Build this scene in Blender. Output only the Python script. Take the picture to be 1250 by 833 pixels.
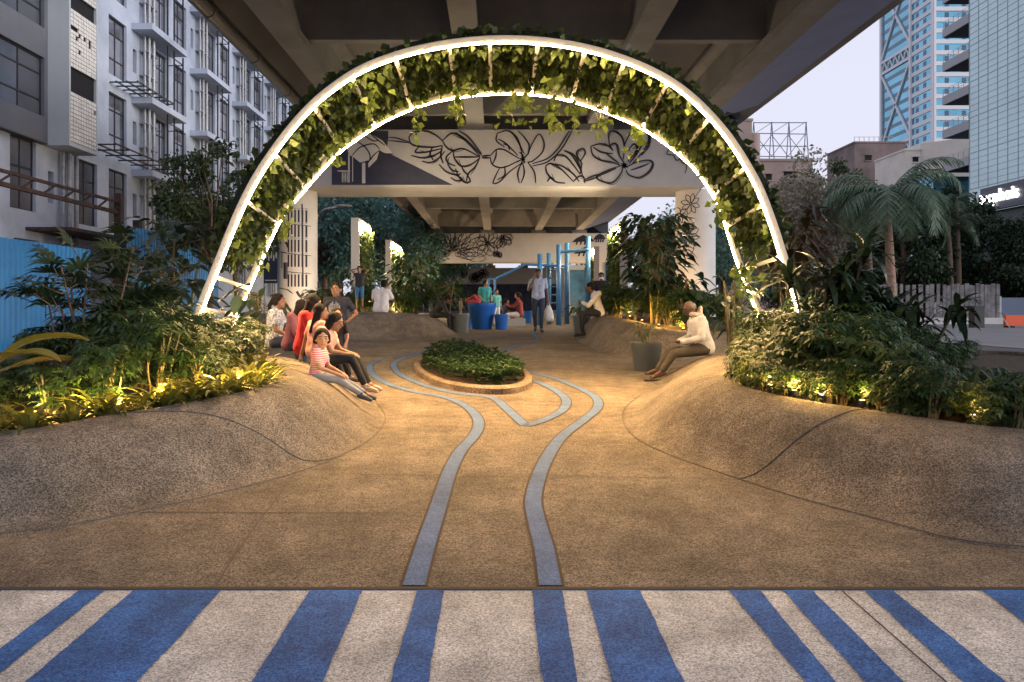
import bpy, math, random
import numpy as np
from mathutils import Vector, Matrix, Quaternion
random.seed(7); RNG = np.random.default_rng(7)
for o in list(bpy.data.objects): bpy.data.objects.remove(o)
SC = bpy.context.scene
COL = SC.collection
R = math.radians
# ---------------------------------------------------------------- camera, sky, sun, exposure
FPX, CX, CY, H = 900.0, 606.0, 375.0, 1.25
cam = bpy.data.cameras.new('camera'); camo = bpy.data.objects.new('camera', cam); COL.objects.link(camo)
camo.location = (0, 0, H); camo.rotation_euler = (R(90), 0, 0)
cam.sensor_width = 36; cam.lens = FPX / 1250 * 36
cam.shift_x = (625 - CX) / 1250; cam.shift_y = -(416.5 - CY) / 1250
cam.clip_start = .05; cam.clip_end = 3000
SC.camera = camo
SUN_EL, SUN_AZ = 8.0, 112.0           # azimuth clockwise from +Y: behind the camera, to the right
world = bpy.data.worlds.new('World'); SC.world = world; world.use_nodes = True
wn = world.node_tree; bg = wn.nodes['Background']
sky = wn.nodes.new('ShaderNodeTexSky'); sky.sky_type = 'NISHITA'; sky.sun_disc = False
sky.sun_elevation = R(SUN_EL); sky.sun_rotation = R(SUN_AZ)
sky.air_density = 1.0; sky.dust_density = 2.5; sky.ozone_density = 1.6
hs = wn.nodes.new('ShaderNodeHueSaturation'); hs.inputs['Saturation'].default_value = .35
mxs = wn.nodes.new('ShaderNodeMix'); mxs.data_type = 'RGBA'; mxs.inputs[0].default_value = .8     # hazy dusk: the sky washed with a pale lavender veil
mxs.inputs[7].default_value = (2.12, 2.10, 2.58, 1)
wn.links.new(sky.outputs[0], hs.inputs['Color']); wn.links.new(hs.outputs[0], mxs.inputs[6]); wn.links.new(mxs.outputs[2], bg.inputs[0])
bg.inputs[1].default_value = .13
sl = bpy.data.lights.new('sun', 'SUN'); so = bpy.data.objects.new('sun', sl); COL.objects.link(so)
sl.energy = .6; sl.angle = R(35); sl.color = (1, .96, .93)
so.rotation_euler = (R(90 - SUN_EL), 0, R(180 - SUN_AZ))
SC.view_settings.view_transform = 'Standard'; SC.view_settings.look = 'None'
SC.view_settings.gamma = 1; SC.view_settings.use_curve_mapping = False
SC.view_settings.exposure = 1.6
SC.cycles.use_denoising = True
SC.cycles.max_bounces = 6; SC.cycles.diffuse_bounces = 4; SC.cycles.transparent_max_bounces = 8
SC.cycles.sample_clamp_indirect = 4
# ---------------------------------------------------------------- helpers
def at(px, py, Y): return Vector(((px - CX) * Y / FPX, Y, H + (CY - py) * Y / FPX))
GY = [0, 3.27, 4.5, 6, 8, 10.6, 14, 17, 20, 24, 30, 60, 200]
GZ = [0, 0, .03, .085, .15, .22, .36, .47, .57, .63, .67, .72, .72]
def _fine():
    ys = np.arange(0, 200, .1); zs = np.interp(ys, GY, GZ)
    k = np.ones(15) / 15; z2 = np.convolve(np.pad(zs, 7, mode='edge'), k, mode='valid')
    z2[ys < 3.9] = np.interp(ys[ys < 3.9], [3.27, 3.9], [0, z2[39]]); return ys, z2
_YS, _ZS = _fine()
def gz(Y): return float(np.interp(Y, _YS, _ZS))
def gp(px, py, dz=0):
    lo, hi = .5, 190
    for _ in range(50):
        m = (lo + hi) / 2
        if H - (py - CY) * m / FPX > gz(m): lo = m
        else: hi = m
    p = at(px, py, lo); p.z = gz(lo) + dz; return p
def zpt(px, py, z):
    Y = (z - H) * FPX / (CY - py); return at(px, py, Y)
class MB:
    def __init__(s): s.v = []; s.f = []
    def add(s, vs, fs):
        n = len(s.v); s.v += [tuple(v) for v in vs]; s.f += [tuple(i + n for i in f) for f in fs]; return s
    def box(s, x0, x1, y0, y1, z0, z1):
        return s.add([(x0,y0,z0),(x1,y0,z0),(x1,y1,z0),(x0,y1,z0),(x0,y0,z1),(x1,y0,z1),(x1,y1,z1),(x0,y1,z1)],
                     [(0,3,2,1),(4,5,6,7),(0,1,5,4),(1,2,6,5),(2,3,7,6),(3,0,4,7)])
    def obox(s, a, b, w, h, up=(0,0,1)):       # box bar from a to b
        a, b = Vector(a), Vector(b); d = (b - a).normalized(); u = Vector(up)
        if abs(d.dot(u)) > .98: u = Vector((1, 0, 0))
        x = d.cross(u).normalized() * w / 2; y = x.cross(d).normalized() * h / 2
        vs = [p + sx * x + sy * y for p in (a, b) for sx, sy in ((-1,-1),(1,-1),(1,1),(-1,1))]
        return s.add(vs, [(0,1,2,3),(7,6,5,4),(0,4,5,1),(1,5,6,2),(2,6,7,3),(3,7,4,0)])
    def tube(s, pts, r, n=8, cap=True):
        pts = [Vector(p) for p in pts]; rs = r if isinstance(r, (list, tuple)) else [r] * len(pts)
        n0 = len(s.v); ref = Vector((.3, .2, 1)).normalized()
        for i, p in enumerate(pts):
            d = (pts[min(i + 1, len(pts) - 1)] - pts[max(i - 1, 0)])
            d = d.normalized() if d.length > 1e-9 else Vector((0, 0, 1))
            x = d.cross(ref)
            if x.length < .05: x = d.cross(Vector((1, 0, 0)))
            x.normalize(); y = d.cross(x)
            for k in range(n):
                a = 2 * math.pi * k / n; s.v.append(tuple(p + (x * math.cos(a) + y * math.sin(a)) * rs[i]))
        for i in range(len(pts) - 1):
            for k in range(n):
                a, b = n0 + i * n + k, n0 + i * n + (k + 1) % n
                s.f.append((a, b, b + n, a + n))
        if cap:
            s.f.append(tuple(n0 + k for k in range(n))[::-1]); m = n0 + (len(pts) - 1) * n
            s.f.append(tuple(m + k for k in range(n)))
        return s
    def lathe(s, prof, n=32, c=(0,0,0), cap=True):
        n0 = len(s.v)
        for r, z in prof:
            for k in range(n):
                a = 2 * math.pi * k / n; s.v.append((c[0] + r * math.cos(a), c[1] + r * math.sin(a), c[2] + z))
        for i in range(len(prof) - 1):
            for k in range(n):
                a, b = n0 + i * n + k, n0 + i * n + (k + 1) % n; s.f.append((a, b, b + n, a + n))
        if cap:
            s.f.append(tuple(n0 + k for k in range(n))[::-1]); m = n0 + (len(prof) - 1) * n
            s.f.append(tuple(m + k for k in range(n)))
        return s
    def ball(s, c, r, n=12, m=8, rot=None):
        rx, ry, rz = r if isinstance(r, (list, tuple)) else (r, r, r); n0 = len(s.v); c = Vector(c)
        for i in range(m + 1):
            t = math.pi * i / m
            for k in range(n):
                a = 2 * math.pi * k / n
                v = Vector((rx * math.sin(t) * math.cos(a), ry * math.sin(t) * math.sin(a), -rz * math.cos(t)))
                if rot is not None: v = rot @ v
                s.v.append(tuple(c + v))
        for i in range(m):
            for k in range(n):
                a, b = n0 + i * n + k, n0 + i * n + (k + 1) % n; s.f.append((a, b, b + n, a + n))
        return s
    def build(s, name, m=None, parent=None, smooth=False):
        me = bpy.data.meshes.new(name); me.from_pydata(s.v, [], s.f); me.validate(); me.update()
        if smooth: me.shade_smooth()
        return link(name, me, m, parent)
def link(name, me, m=None, parent=None):
    o = bpy.data.objects.new(name, me); COL.objects.link(o)
    if m is not None: me.materials.append(m)
    if parent is not None: o.parent = parent
    return o
def smooth_angle(o, deg=40):
    me = o.data; me.shade_smooth()
    try: me.set_sharp_from_angle(angle=R(deg))
    except Exception: pass
    return o
def tag(o, label=None, cat=None, group=None, kind=None):
    if label: o['label'] = label
    if cat: o['category'] = cat
    if group: o['group'] = group
    if kind: o['kind'] = kind
    return o
def thing(name, label, cat, loc=(0,0,0), rz=0, group=None):
    o = bpy.data.objects.new(name, None); COL.objects.link(o); o.location = loc; o.rotation_euler = (0, 0, rz)
    o.empty_display_size = .1
    return tag(o, label, cat, group)
KIDS = {}
def copy_tree(o, loc=None, rz=None, scale=None, label=None, group=None, parent=None):
    c = o.copy(); COL.objects.link(c)
    if parent is not None: c.parent = parent
    if loc is not None: c.location = loc
    if rz is not None: c.rotation_euler = (0, 0, rz)
    if scale is not None: c.scale = scale if isinstance(scale, (tuple, list)) else (scale,) * 3
    if label: c['label'] = label
    if group: c['group'] = group
    for ch in [x for x in COL.objects if x.parent == o]: copy_tree(ch, parent=c)
    return c
def rs(n): return RNG.random(n)
# ---------------------------------------------------------------- materials
def mat(name, col, rough=.8, metal=0, var=.0, vscale=3.0, bump=0, bscale=40, spec=.5, detail=4, coord='Object', ramp=None):
    m = bpy.data.materials.new(name); m.use_nodes = True; nt = m.node_tree; b = nt.nodes['Principled BSDF']
    b.inputs['Roughness'].default_value = rough; b.inputs['Metallic'].default_value = metal
    b.inputs['Specular IOR Level'].default_value = spec
    b.inputs['Base Color'].default_value = (*col, 1)
    tc = nt.nodes.new('ShaderNodeTexCoord')
    if var or ramp:
        n = nt.nodes.new('ShaderNodeTexNoise'); n.inputs['Scale'].default_value = vscale; n.inputs['Detail'].default_value = detail
        n.inputs['Roughness'].default_value = .65
        nt.links.new(tc.outputs[coord], n.inputs['Vector'])
        rp = nt.nodes.new('ShaderNodeValToRGB'); e = rp.color_ramp.elements
        e[0].position, e[1].position = .3, .7
        if ramp: e[0].color, e[1].color = (*ramp[0], 1), (*ramp[1], 1)
        else:
            e[0].color = (*[c * (1 - var) for c in col], 1); e[1].color = (*[min(1, c * (1 + var)) for c in col], 1)
        nt.links.new(n.outputs['Fac'], rp.inputs[0]); nt.links.new(rp.outputs[0], b.inputs['Base Color'])
    if bump:
        n2 = nt.nodes.new('ShaderNodeTexNoise'); n2.inputs['Scale'].default_value = bscale; n2.inputs['Detail'].default_value = 3
        nt.links.new(tc.outputs[coord], n2.inputs['Vector'])
        bp = nt.nodes.new('ShaderNodeBump'); bp.inputs['Strength'].default_value = bump; bp.inputs['Distance'].default_value = .02
        nt.links.new(n2.outputs['Fac'], bp.inputs['Height']); nt.links.new(bp.outputs[0], b.inputs['Normal'])
    return m
def emis(name, col, s):
    m = bpy.data.materials.new(name); m.use_nodes = True; nt = m.node_tree; b = nt.nodes['Principled BSDF']
    b.inputs['Base Color'].default_value = (.8, .8, .8, 1)
    b.inputs['Emission Color'].default_value = (*col, 1); b.inputs['Emission Strength'].default_value = s
    return m
def leafmat(name, c0, c1, rough=.5, trans=.25, c2=None):
    m = bpy.data.materials.new(name); m.use_nodes = True; nt = m.node_tree; b = nt.nodes['Principled BSDF']
    g = nt.nodes.new('ShaderNodeNewGeometry'); rp = nt.nodes.new('ShaderNodeValToRGB')
    e = rp.color_ramp.elements; e[0].color = (*c0, 1); e[1].color = (*c1, 1)
    if c2: x = rp.color_ramp.elements.new(.93); x.color = (*c1, 1); e[len(e) - 1].color = (*c2, 1)
    nt.links.new(g.outputs['Random Per Island'], rp.inputs[0]); nt.links.new(rp.outputs[0], b.inputs['Base Color'])
    b.inputs['Roughness'].default_value = rough; b.inputs['Specular IOR Level'].default_value = .35
    t = nt.nodes.new('ShaderNodeBsdfTranslucent'); mx = nt.nodes.new('ShaderNodeMixShader'); mx.inputs[0].default_value = trans
    br = nt.nodes.new('ShaderNodeHueSaturation'); br.inputs['Value'].default_value = 1.3; br.inputs['Saturation'].default_value = 1.1
    nt.links.new(rp.outputs[0], br.inputs['Color']); nt.links.new(br.outputs[0], t.inputs['Color'])
    nt.links.new(b.outputs[0], mx.inputs[1]); nt.links.new(t.outputs[0], mx.inputs[2])
    nt.links.new(mx.outputs[0], nt.nodes['Material Output'].inputs[0]); return m
def aggregate(name, light, dark, mid, scale=150, stain=.36, bump=.5):
    """exposed-aggregate concrete: small pebbles of several greys in a matrix, broad soft stains"""
    m = bpy.data.materials.new(name); m.use_nodes = True; nt = m.node_tree; b = nt.nodes['Principled BSDF']; L = nt.links.new
    tc = nt.nodes.new('ShaderNodeTexCoord')
    v = nt.nodes.new('ShaderNodeTexVoronoi'); v.inputs['Scale'].default_value = scale; L(tc.outputs['Object'], v.inputs['Vector'])
    rp = nt.nodes.new('ShaderNodeValToRGB'); e = rp.color_ramp.elements
    e[0].position, e[1].position = .15, .9; e[0].color = (*dark, 1); e[1].color = (*light, 1)
    x = e.new(.5); x.color = (*mid, 1)
    sep = nt.nodes.new('ShaderNodeSeparateColor'); L(v.outputs['Color'], sep.inputs[0]); L(sep.outputs[0], rp.inputs[0])
    # second, coarser speckle
    n3 = nt.nodes.new('ShaderNodeTexNoise'); n3.inputs['Scale'].default_value = scale * .6; n3.inputs['Detail'].default_value = 5; L(tc.outputs['Object'], n3.inputs['Vector'])
    r3 = nt.nodes.new('ShaderNodeMapRange'); r3.inputs[1].default_value = .35; r3.inputs[2].default_value = .65; r3.inputs[3].default_value = .84; r3.inputs[4].default_value = 1.14
    L(n3.outputs['Fac'], r3.inputs[0])
    n = nt.nodes.new('ShaderNodeTexNoise'); n.inputs['Scale'].default_value = 1.7; n.inputs['Detail'].default_value = 9; n.inputs['Roughness'].default_value = .6; L(tc.outputs['Object'], n.inputs['Vector'])
    r1 = nt.nodes.new('ShaderNodeMapRange'); r1.inputs[1].default_value = .3; r1.inputs[2].default_value = .7; r1.inputs[3].default_value = 1 - stain; r1.inputs[4].default_value = 1 + stain
    L(n.outputs['Fac'], r1.inputs[0])
    n4 = nt.nodes.new('ShaderNodeTexNoise'); n4.inputs['Scale'].default_value = 7; n4.inputs['Detail'].default_value = 4; L(tc.outputs['Object'], n4.inputs['Vector'])
    r4 = nt.nodes.new('ShaderNodeMapRange'); r4.inputs[1].default_value = .38; r4.inputs[2].default_value = .62; r4.inputs[3].default_value = 1 - stain * .45; r4.inputs[4].default_value = 1 + stain * .35; L(n4.outputs['Fac'], r4.inputs[0])
    m4 = nt.nodes.new('ShaderNodeMath'); m4.operation = 'MULTIPLY'; L(r1.outputs[0], m4.inputs[0]); L(r4.outputs[0], m4.inputs[1])
    mu = nt.nodes.new('ShaderNodeMath'); mu.operation = 'MULTIPLY'; L(m4.outputs[0], mu.inputs[0]); L(r3.outputs[0], mu.inputs[1])
    mx = nt.nodes.new('ShaderNodeMix'); mx.data_type = 'RGBA'; mx.blend_type = 'MULTIPLY'; mx.inputs[0].default_value = 1
    L(rp.outputs[0], mx.inputs[6]); L(mu.outputs[0], mx.inputs[7]); L(mx.outputs[2], b.inputs['Base Color'])
    b.inputs['Roughness'].default_value = .85; b.inputs['Specular IOR Level'].default_value = .3
    bp = nt.nodes.new('ShaderNodeBump'); bp.inputs['Strength'].default_value = bump; bp.inputs['Distance'].default_value = .006
    L(v.outputs['Distance'], bp.inputs['Height']); bp.invert = True; L(bp.outputs[0], b.inputs['Normal'])
    return m
M = {}
M['plaza'] = aggregate('plaza_aggregate', (.255, .213, .17), (.06, .05, .042), (.148, .121, .095), 165)
M['mound'] = aggregate('mound_aggregate', (.26, .22, .178), (.06, .051, .043), (.152, .126, .101), 165)
M['walk'] = aggregate('walk_aggregate', (.64, .645, .66), (.28, .285, .30), (.50, .505, .52), 170, .3, .3)
M['bluewalk'] = aggregate('blue_paint', (.05, .165, .46), (.015, .06, .23), (.03, .112, .36), 170, .42, .3)
M['paleblue'] = aggregate('pale_blue_paint', (.115, .19, .37), (.055, .10, .22), (.085, .145, .295), 170, .2, .15)
M['joint'] = mat('joint_dark', (.05, .035, .025), .9)
M['seam'] = mat('mound_seam', (.095, .078, .062), .9)
M['asphalt'] = mat('asphalt', (.06, .06, .065), .9, var=.3, vscale=.6)
M['soil'] = mat('soil', (.05, .032, .02), .95, var=.5, vscale=14, bump=.8, bscale=30)
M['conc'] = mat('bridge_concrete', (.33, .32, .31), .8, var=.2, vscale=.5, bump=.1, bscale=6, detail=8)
M['concshade'] = mat('bridge_concrete_near_shaded', (.175, .185, .215), .85, var=.25, vscale=.6, bump=.1, bscale=6, detail=9)  # near span's concrete, its deeper shade put into the colour
M['concdark'] = mat('bridge_concrete_dark', (.14, .148, .17), .85, var=.2, vscale=.4, detail=8)  # darker concrete tone for the deck slab
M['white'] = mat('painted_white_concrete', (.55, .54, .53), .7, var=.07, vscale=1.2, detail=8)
M['capshade'] = mat('shaded_pier_cap_paint', (.34, .345, .38), .75, var=.10, vscale=1.0, detail=8)  # white paint of the columns with the first cap's shade painted in
M['navy'] = mat('mural_navy', (.022, .025, .055), .7, var=.2, vscale=3)
M['ink'] = mat('mural_ink', (.015, .015, .03), .7)
M['whitemetal'] = mat('white_powder_coat', (.56, .52, .46), .45)
M['led'] = emis('led_warm_white', (1, .66, .30), 58)
M['lamp'] = emis('lamp_warm', (1, .62, .2), 6)
# ---------------------------------------------------------------- ground, plaza, crosswalk
def sheet(name, xs, ys, zf, m):
    mb = MB(); nx = len(xs)
    mb.v = [(x, y, zf(x, y)) for y in ys for x in xs]
    mb.f = [(j * nx + i, j * nx + i + 1, (j + 1) * nx + i + 1, (j + 1) * nx + i) for j in range(len(ys) - 1) for i in range(nx - 1)]
    o = mb.build(name, m, smooth=True); return tag(o, kind='structure')
sheet('ground', [-900, -200, -60, 0, 60, 200, 900], [-300, -20, 0, 60, 200, 600, 2000], lambda x, y: -.03, M['asphalt'])
cw = sheet('pavement', list(np.linspace(-14, 14, 15)), [-6, -2, 0, 1, 2, 3, 3.255], lambda x, y: 0, M['walk'])
def plaza_z(x, y):
    f = 1 - max(0, min(1, (abs(x - .3) - 9.2) / 1.0)); f = f * f * (3 - 2 * f)
    return gz(y) * f - (.06 * (1 - f)) + .004
ys = list(np.arange(3.28, 30, .25)) + list(np.arange(30, 131, 5))
sheet('plaza', list(np.linspace(-10.4, 11, 45)), ys, plaza_z, M['plaza'])
# dark edge strip between pavement and plaza
e = MB().box(-14, 14, 3.255, 3.28, -.05, .006).build('plaza_edge_strip', M['joint']); tag(e, kind='structure')
def flat(name, pts, z, m):
    mb = MB(); mb.add([(p[0], p[1], z) for p in pts], [tuple(range(len(pts)))]); return tag(mb.build(name, m), kind='structure')
def ray0(px, py): p = zpt(px, py, 0); return p
STR = [((100,719),(131,719),(0,793),(0,823)), ((166,719),(273,718),(32,833),(169,833)), ((380,718),(444,718),(307,833),(394,833)),
       ((509,720),(542,720),(477,833),(523,833)), ((649,720),(686,720),(663,833),(705,833)), ((715,721),(781,722),(747,833),(835,833)),
       ((891,722),(928,722),(983,833),(1019,833)), ((956,722),(992,722),(1055,833),(1103,833)), ((1055,722),(1090,722),(1176,833),(1227,833)),
       ((1200,723),(1262,723),(1346,833),(1420,833)), ((-60,719),(5,719),(-200,833),(-115,833)), ((1330,723),(1400,723),(1510,833),(1590,833))]
for a, b, c, d in STR:
    A, B, C_, D = [ray0(*q) for q in (a, b, c, d)]
    def ext(p, q, y):
        t = (y - p.y) / (q.y - p.y); return p + (q - p) * t
    ysr = [3.25 - 2.85*k/180 for k in range(181)]; w1 = w2 = 0; le, re = [], []
    for y in ysr:
        w1 = w1*.8 + random.gauss(0, .0010); w2 = w2*.8 + random.gauss(0, .0010); p = ext(A, C_, y); q = ext(B, D, y); le.append((p.x + w1, y, .004)); re.append((q.x + w2, y, .004))
    mb = MB(); mb.v = le + re; n = len(le); mb.f = [(k, k+1, n+k+1, n+k) for k in range(n-1)]; tag(mb.build('painted_stripe', M['bluewalk']), kind='structure')
a, b = ray0(1028, 723), ray0(1153, 833)
d = (b - a); p0 = a; p1 = a + d * 2.5
flat('pavement_joint', [p0 + Vector((-.004,0,0)), p1 + Vector((-.004,0,0)), p1 + Vector((.004,0,0)), p0 + Vector((.004,0,0))], .006, M['joint'])
# painted path lines
def catmull(P, n=8):
    P = [Vector(p) for p in P]; out = []
    Q = [P[0] * 2 - P[1]] + P + [P[-1] * 2 - P[-2]]
    for i in range(1, len(Q) - 2):
        for k in range(n):
            t = k / n; p = [Q[i-1], Q[i], Q[i+1], Q[i+2]]
            out.append(.5 * ((2 * p[1]) + (p[2] - p[0]) * t + (2*p[0] - 5*p[1] + 4*p[2] - p[3]) * t*t + (3*p[1] - p[0] - 3*p[2] + p[3]) * t**3))
    out.append(Q[-2]); return out
def ribbon(name, pts, w, dz, m, zfun=None, closed=False, kind='structure'):
    mb = MB(); n = len(pts)
    for i, p in enumerate(pts):
        d = pts[min(i + 1, n - 1)] - pts[max(i - 1, 0)]; d.z = 0; d.normalize(); s = Vector((-d.y, d.x, 0)) * w / 2
        for q in (p + s, p - s): mb.v.append((q.x, q.y, (zfun or plaza_z)(q.x, q.y) + dz))
    mb.f = [(2*i, 2*i+1, 2*i+3, 2*i+2) for i in range(n - 1)]
    return tag(mb.build(name, m), kind=kind)
PA = [(505,717),(520,666),(535,620),(549,577),(562,552),(577,535),(584,522),(582,510),(569,497),(544,486),(506,479),(478,471),(460,462),(452,453),(453,445),(466,439),(489,435),(515,430),(545,423),(570,418),(593,414),(640,411)]
PB1 = [(524,431),(510,434),(492,438),(481,445),(484,454),(498,463),(527,474),(558,481),(593,485)]
PB2 = [(593,485),(606,489),(622,503),(642,521)]
PB3 = [(642,521),(668,512),(687,501),(691,489),(679,478),(659,468),(639,462),(612,455),(593,447),(582,438),(577,422)]
PB4 = [(577,422),(562,425),(545,428),(524,431)]
PC = [(672,717),(664,671),(655,637),(651,611),(658,582),(670,556),(687,533),(712,514),(729,499),(728,487),(714,478),(694,469),(671,461),(639,453),(619,446),(609,439),(612,431),(630,423),(656,415),(653,407),(690,403),(705,401)]
for P in (PA, PB1 + PB2[1:2] + PB2[2:], PB3 + PB4[1:], PC):
    W = catmull([gp(*p) for p in P], 8)
    ribbon('path_line_edge', W, .128, .003, M['joint']); ribbon('path_line', W, .100, .0055, M['paleblue'])
for P in ([(90,626),(300,627),(497,627)], [(430,580),(545,582)], [(560,582),(640,583)], [(675,582),(900,586)], [(360,580),(300,660),(262,719)], [(470,522),(560,528)], [(700,440),(905,586),(1250,670)][1:2] + [(1000,610),(1100,640)]):
    ribbon('paving_joint', catmull([gp(*p) for p in P], 6), .009, .003, M['seam'])
# ---------------------------------------------------------------- seating mounds
def loop(P, n):
    P = [Vector(p) for p in P]; N = len(P); out = []
    for i in range(N):
        p = [P[(i + k - 1) % N] for k in range(4)]
        for k in range(n):
            t = k / n
            out.append(.5 * ((2 * p[1]) + (p[2] - p[0]) * t + (2*p[0] - 5*p[1] + 4*p[2] - p[3]) * t*t + (3*p[1] - p[0] - 3*p[2] + p[3]) * t**3))
    return out
def mix(a, b, t): return a + (b - a) * t
HP = [(0, -.10), (.0, .0), (.06, .015), (.14, .07), (.22, .19), (.32, .38), (.42, .57), (.52, .73), (.62, .85), (.72, .93), (.82, .98), (.91, 1.0), (.97, .998), (1.0, .985)]
MOUNDS = {}
def mound(label, base, top, seams=(), n=7):
    root = thing('seating_mound', label, 'seating mound', (0, 0, 0))
    B, T = loop(base, n), loop(top, n); N = len(B); mb = MB()
    for h, v in HP:
        for b, t in zip(B, T):
            zb = plaza_z(b.x, b.y)
            mb.v.append((mix(b.x, t.x, h), mix(b.y, t.y, h), zb + (t.z - zb) * v if v >= 0 else zb - .1))
    K = len(HP)
    for i in range(K - 1):
        for k in range(N): mb.f.append((i*N+k, i*N+(k+1)%N, (i+1)*N+(k+1)%N, (i+1)*N+k))
    # inner lip down to the soil
    c = sum(T, Vector()) / N
    for t in T:
        q = t + (c - t).normalized() * .02; mb.v.append((q.x, q.y, t.z - .12))
    for k in range(N): mb.f.append(((K-1)*N+k, (K-1)*N+(k+1)%N, K*N+(k+1)%N, K*N+k))
    body = mb.build('mound_shell', M['mound'], root, smooth=True)
    sb = MB(); sb.v = [(t.x, t.y, t.z - .05) for t in T]; sb.f = [tuple(range(N))]
    soil = sb.build('soil_bed', M['soil'], root)
    def surf(u, h):
        u = u % N; i = int(u); f = u - i
        b = mix(B[i], B[(i+1) % N], f); t = mix(T[i], T[(i+1) % N], f); zb = plaza_z(b.x, b.y)
        v = np.interp(h, [q[0] for q in HP[1:]], [q[1] for q in HP[1:]])
        return Vector((mix(b.x, t.x, h), mix(b.y, t.y, h), zb + (t.z - zb) * v))
    for S in seams:      # dark casting seams, in (control index, height) coordinates
        P = catmull([(s[0] * n, s[1], 0) for s in S], 8); jb = MB()
        pts = [surf(p.x, p.y) + Vector((0, -.0005, .003)) for p in P]
        jb.tube(pts, .003, 5); jb.build('seam', M['seam'], root)
    MOUNDS[label] = (B, T, surf); return root
def tp(px, py, z): return zpt(px, py, z)
lb = [(-7.5,3.6,0), (-4.2,3.75,0), gp(0,655), gp(186,624), gp(360,580), gp(440,546), gp(468,522), gp(470,505), gp(452,482), gp(428,462), (-2.3,10.8,0), (-3.6,12,0), (-6,12.2,0), (-8.4,11.5,0), (-8.8,8,0), (-8.6,4.6,0)]
lt = [(-7.3,4.9,.42), (-4.6,4.85,.43), tp(0,525,.45), tp(120,508,.5), tp(240,488,.56), tp(310,474,.6), tp(332,463,.62), (-2.32,7.5,.63), (-2.55,8.3,.63), (-3.0,9.2,.62), (-3.7,10.2,.6), (-4.6,10.8,.6), (-6,11,.6), (-7.6,10.4,.58), (-7.8,8,.5), (-7.7,5.6,.45)]
ML = mound('planted concrete seating mound on the left, with the striped shirt girl on its nose', lb, lt,
      [[(3.0,1.0),(3.6,.75),(4.05,.4),(4.3,.12),(4.6,0)], [(2,.03),(3,.03),(4,.02),(5,.01),(6,.01),(7,.01),(8,.01)]])
rb = [(8.6,3.6,0), (8.8,8,0), (8.4,11.6,0), (5,12.3,0), (3.2,12,0), (2.45,11.2,0), (2.15,10.3,0), gp(802,472), gp(779,484), gp(759,506), gp(781,540), gp(900,586), gp(1062,634), gp(1250,672), (4.6,3.75,0), (6.5,3.62,0)]
rt = [(7.7,4.8,.45), (7.8,8,.5), (7.6,10.6,.6), (5,11.2,.62), (4.3,11,.62), (3.7,10.6,.62), (3.35,10.0,.62), (2.98,9.2,.625), (2.7,8.3,.63), (2.46,7.5,.62), tp(906,468,.6), tp(958,483,.55), tp(1062,499,.5), tp(1241,522,.45), (4.6,4.95,.43), (6.3,4.85,.44)]
MR = mound('planted concrete seating mound on the right, with the old man on its far end', rb, rt,
      [[(12.0,1.0),(11.7,.7),(11.35,.4),(11.1,.15),(11.0,0)], [(13,.03),(12,.02),(11,.01),(10,.01),(9,.01),(8,.01)]])
mound('dark grey seating mound behind the right one with a yellow lit planter bed',
      [(1.98,18.6,0),(1.9,17,0),(1.95,15.5,0),(2.05,14,0),(2.35,12.9,0),(3.0,12.35,0),(4.5,12.5,0),(6.3,13,0),(6.8,16,0),(6.4,19,0),(4,20.4,0),(2.5,20,0)],
      [(2.6,18.3,1.03),(2.5,17.2,1.07),(2.62,16.2,1.03),(2.95,15,.95),(3.1,14.1,.87),(3.5,13.5,.82),(4.5,13.4,.8),(5.6,13.8,.8),(6,16,.9),(5.6,18.3,1.0),(4,19.2,1.02),(3,19,1.04)])
mound('pale grey seating mound in the middle distance with man in white shirt on top',
      [(-1.05,18.7,0),(-1.6,17.7,0),(-2.6,17.3,0),(-3.6,17.1,0),(-4.8,17.2,0),(-6.4,17.6,0),(-7,20,0),(-6.3,22.6,0),(-4,23,0),(-2,22.2,0),(-1.1,20.3,0)],
      [(-1.9,19.3,1.0),(-2.2,18.9,1.08),(-2.8,18.75,1.12),(-3.6,18.65,1.13),(-4.8,18.7,1.13),(-5.9,18.9,1.1),(-6.2,20,1.08),(-5.7,21.5,1.05),(-4,21.9,1.0),(-2.6,21.3,.98),(-2,20.2,.98)])
# oval planter in the plaza
pr = thing('oval_planter', 'low oval planter with concrete rim and dense green ground cover between the blue lines', 'planter')
rim = [gp(505,450), gp(519,465), gp(549,476), gp(593,482), gp(628,481), gp(647,474), gp(648,464), gp(632,453), gp(606,443), gp(578,433), gp(550,428), gp(522,434)]
RL = loop(rim, 6); rc = sum(RL, Vector()) / len(RL); mb = MB(); N = len(RL)
for (k, dz) in ((1.0, -.03), (1.0, .07), (.985, .085), (.90, .09), (.885, .08), (.885, .02)):
    for p in RL:
        q = rc + (p - rc) * k; mb.v.append((q.x, q.y, plaza_z(p.x, p.y) + dz))
for i in range(5):
    for k in range(N): mb.f.append((i*N+k, i*N+(k+1)%N, (i+1)*N+(k+1)%N, (i+1)*N+k))
smooth_angle(mb.build('planter_rim', aggregate('rim_aggregate', (.30,.23,.17), (.08,.06,.045), (.19,.14,.10), 110), pr))
sb = MB(); sb.v = [tuple(rc + (p - rc) * .89 + Vector((0, 0, .055))) for p in RL]; sb.f = [tuple(range(N))]; sb.build('soil_bed', M['soil'], pr)
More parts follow.
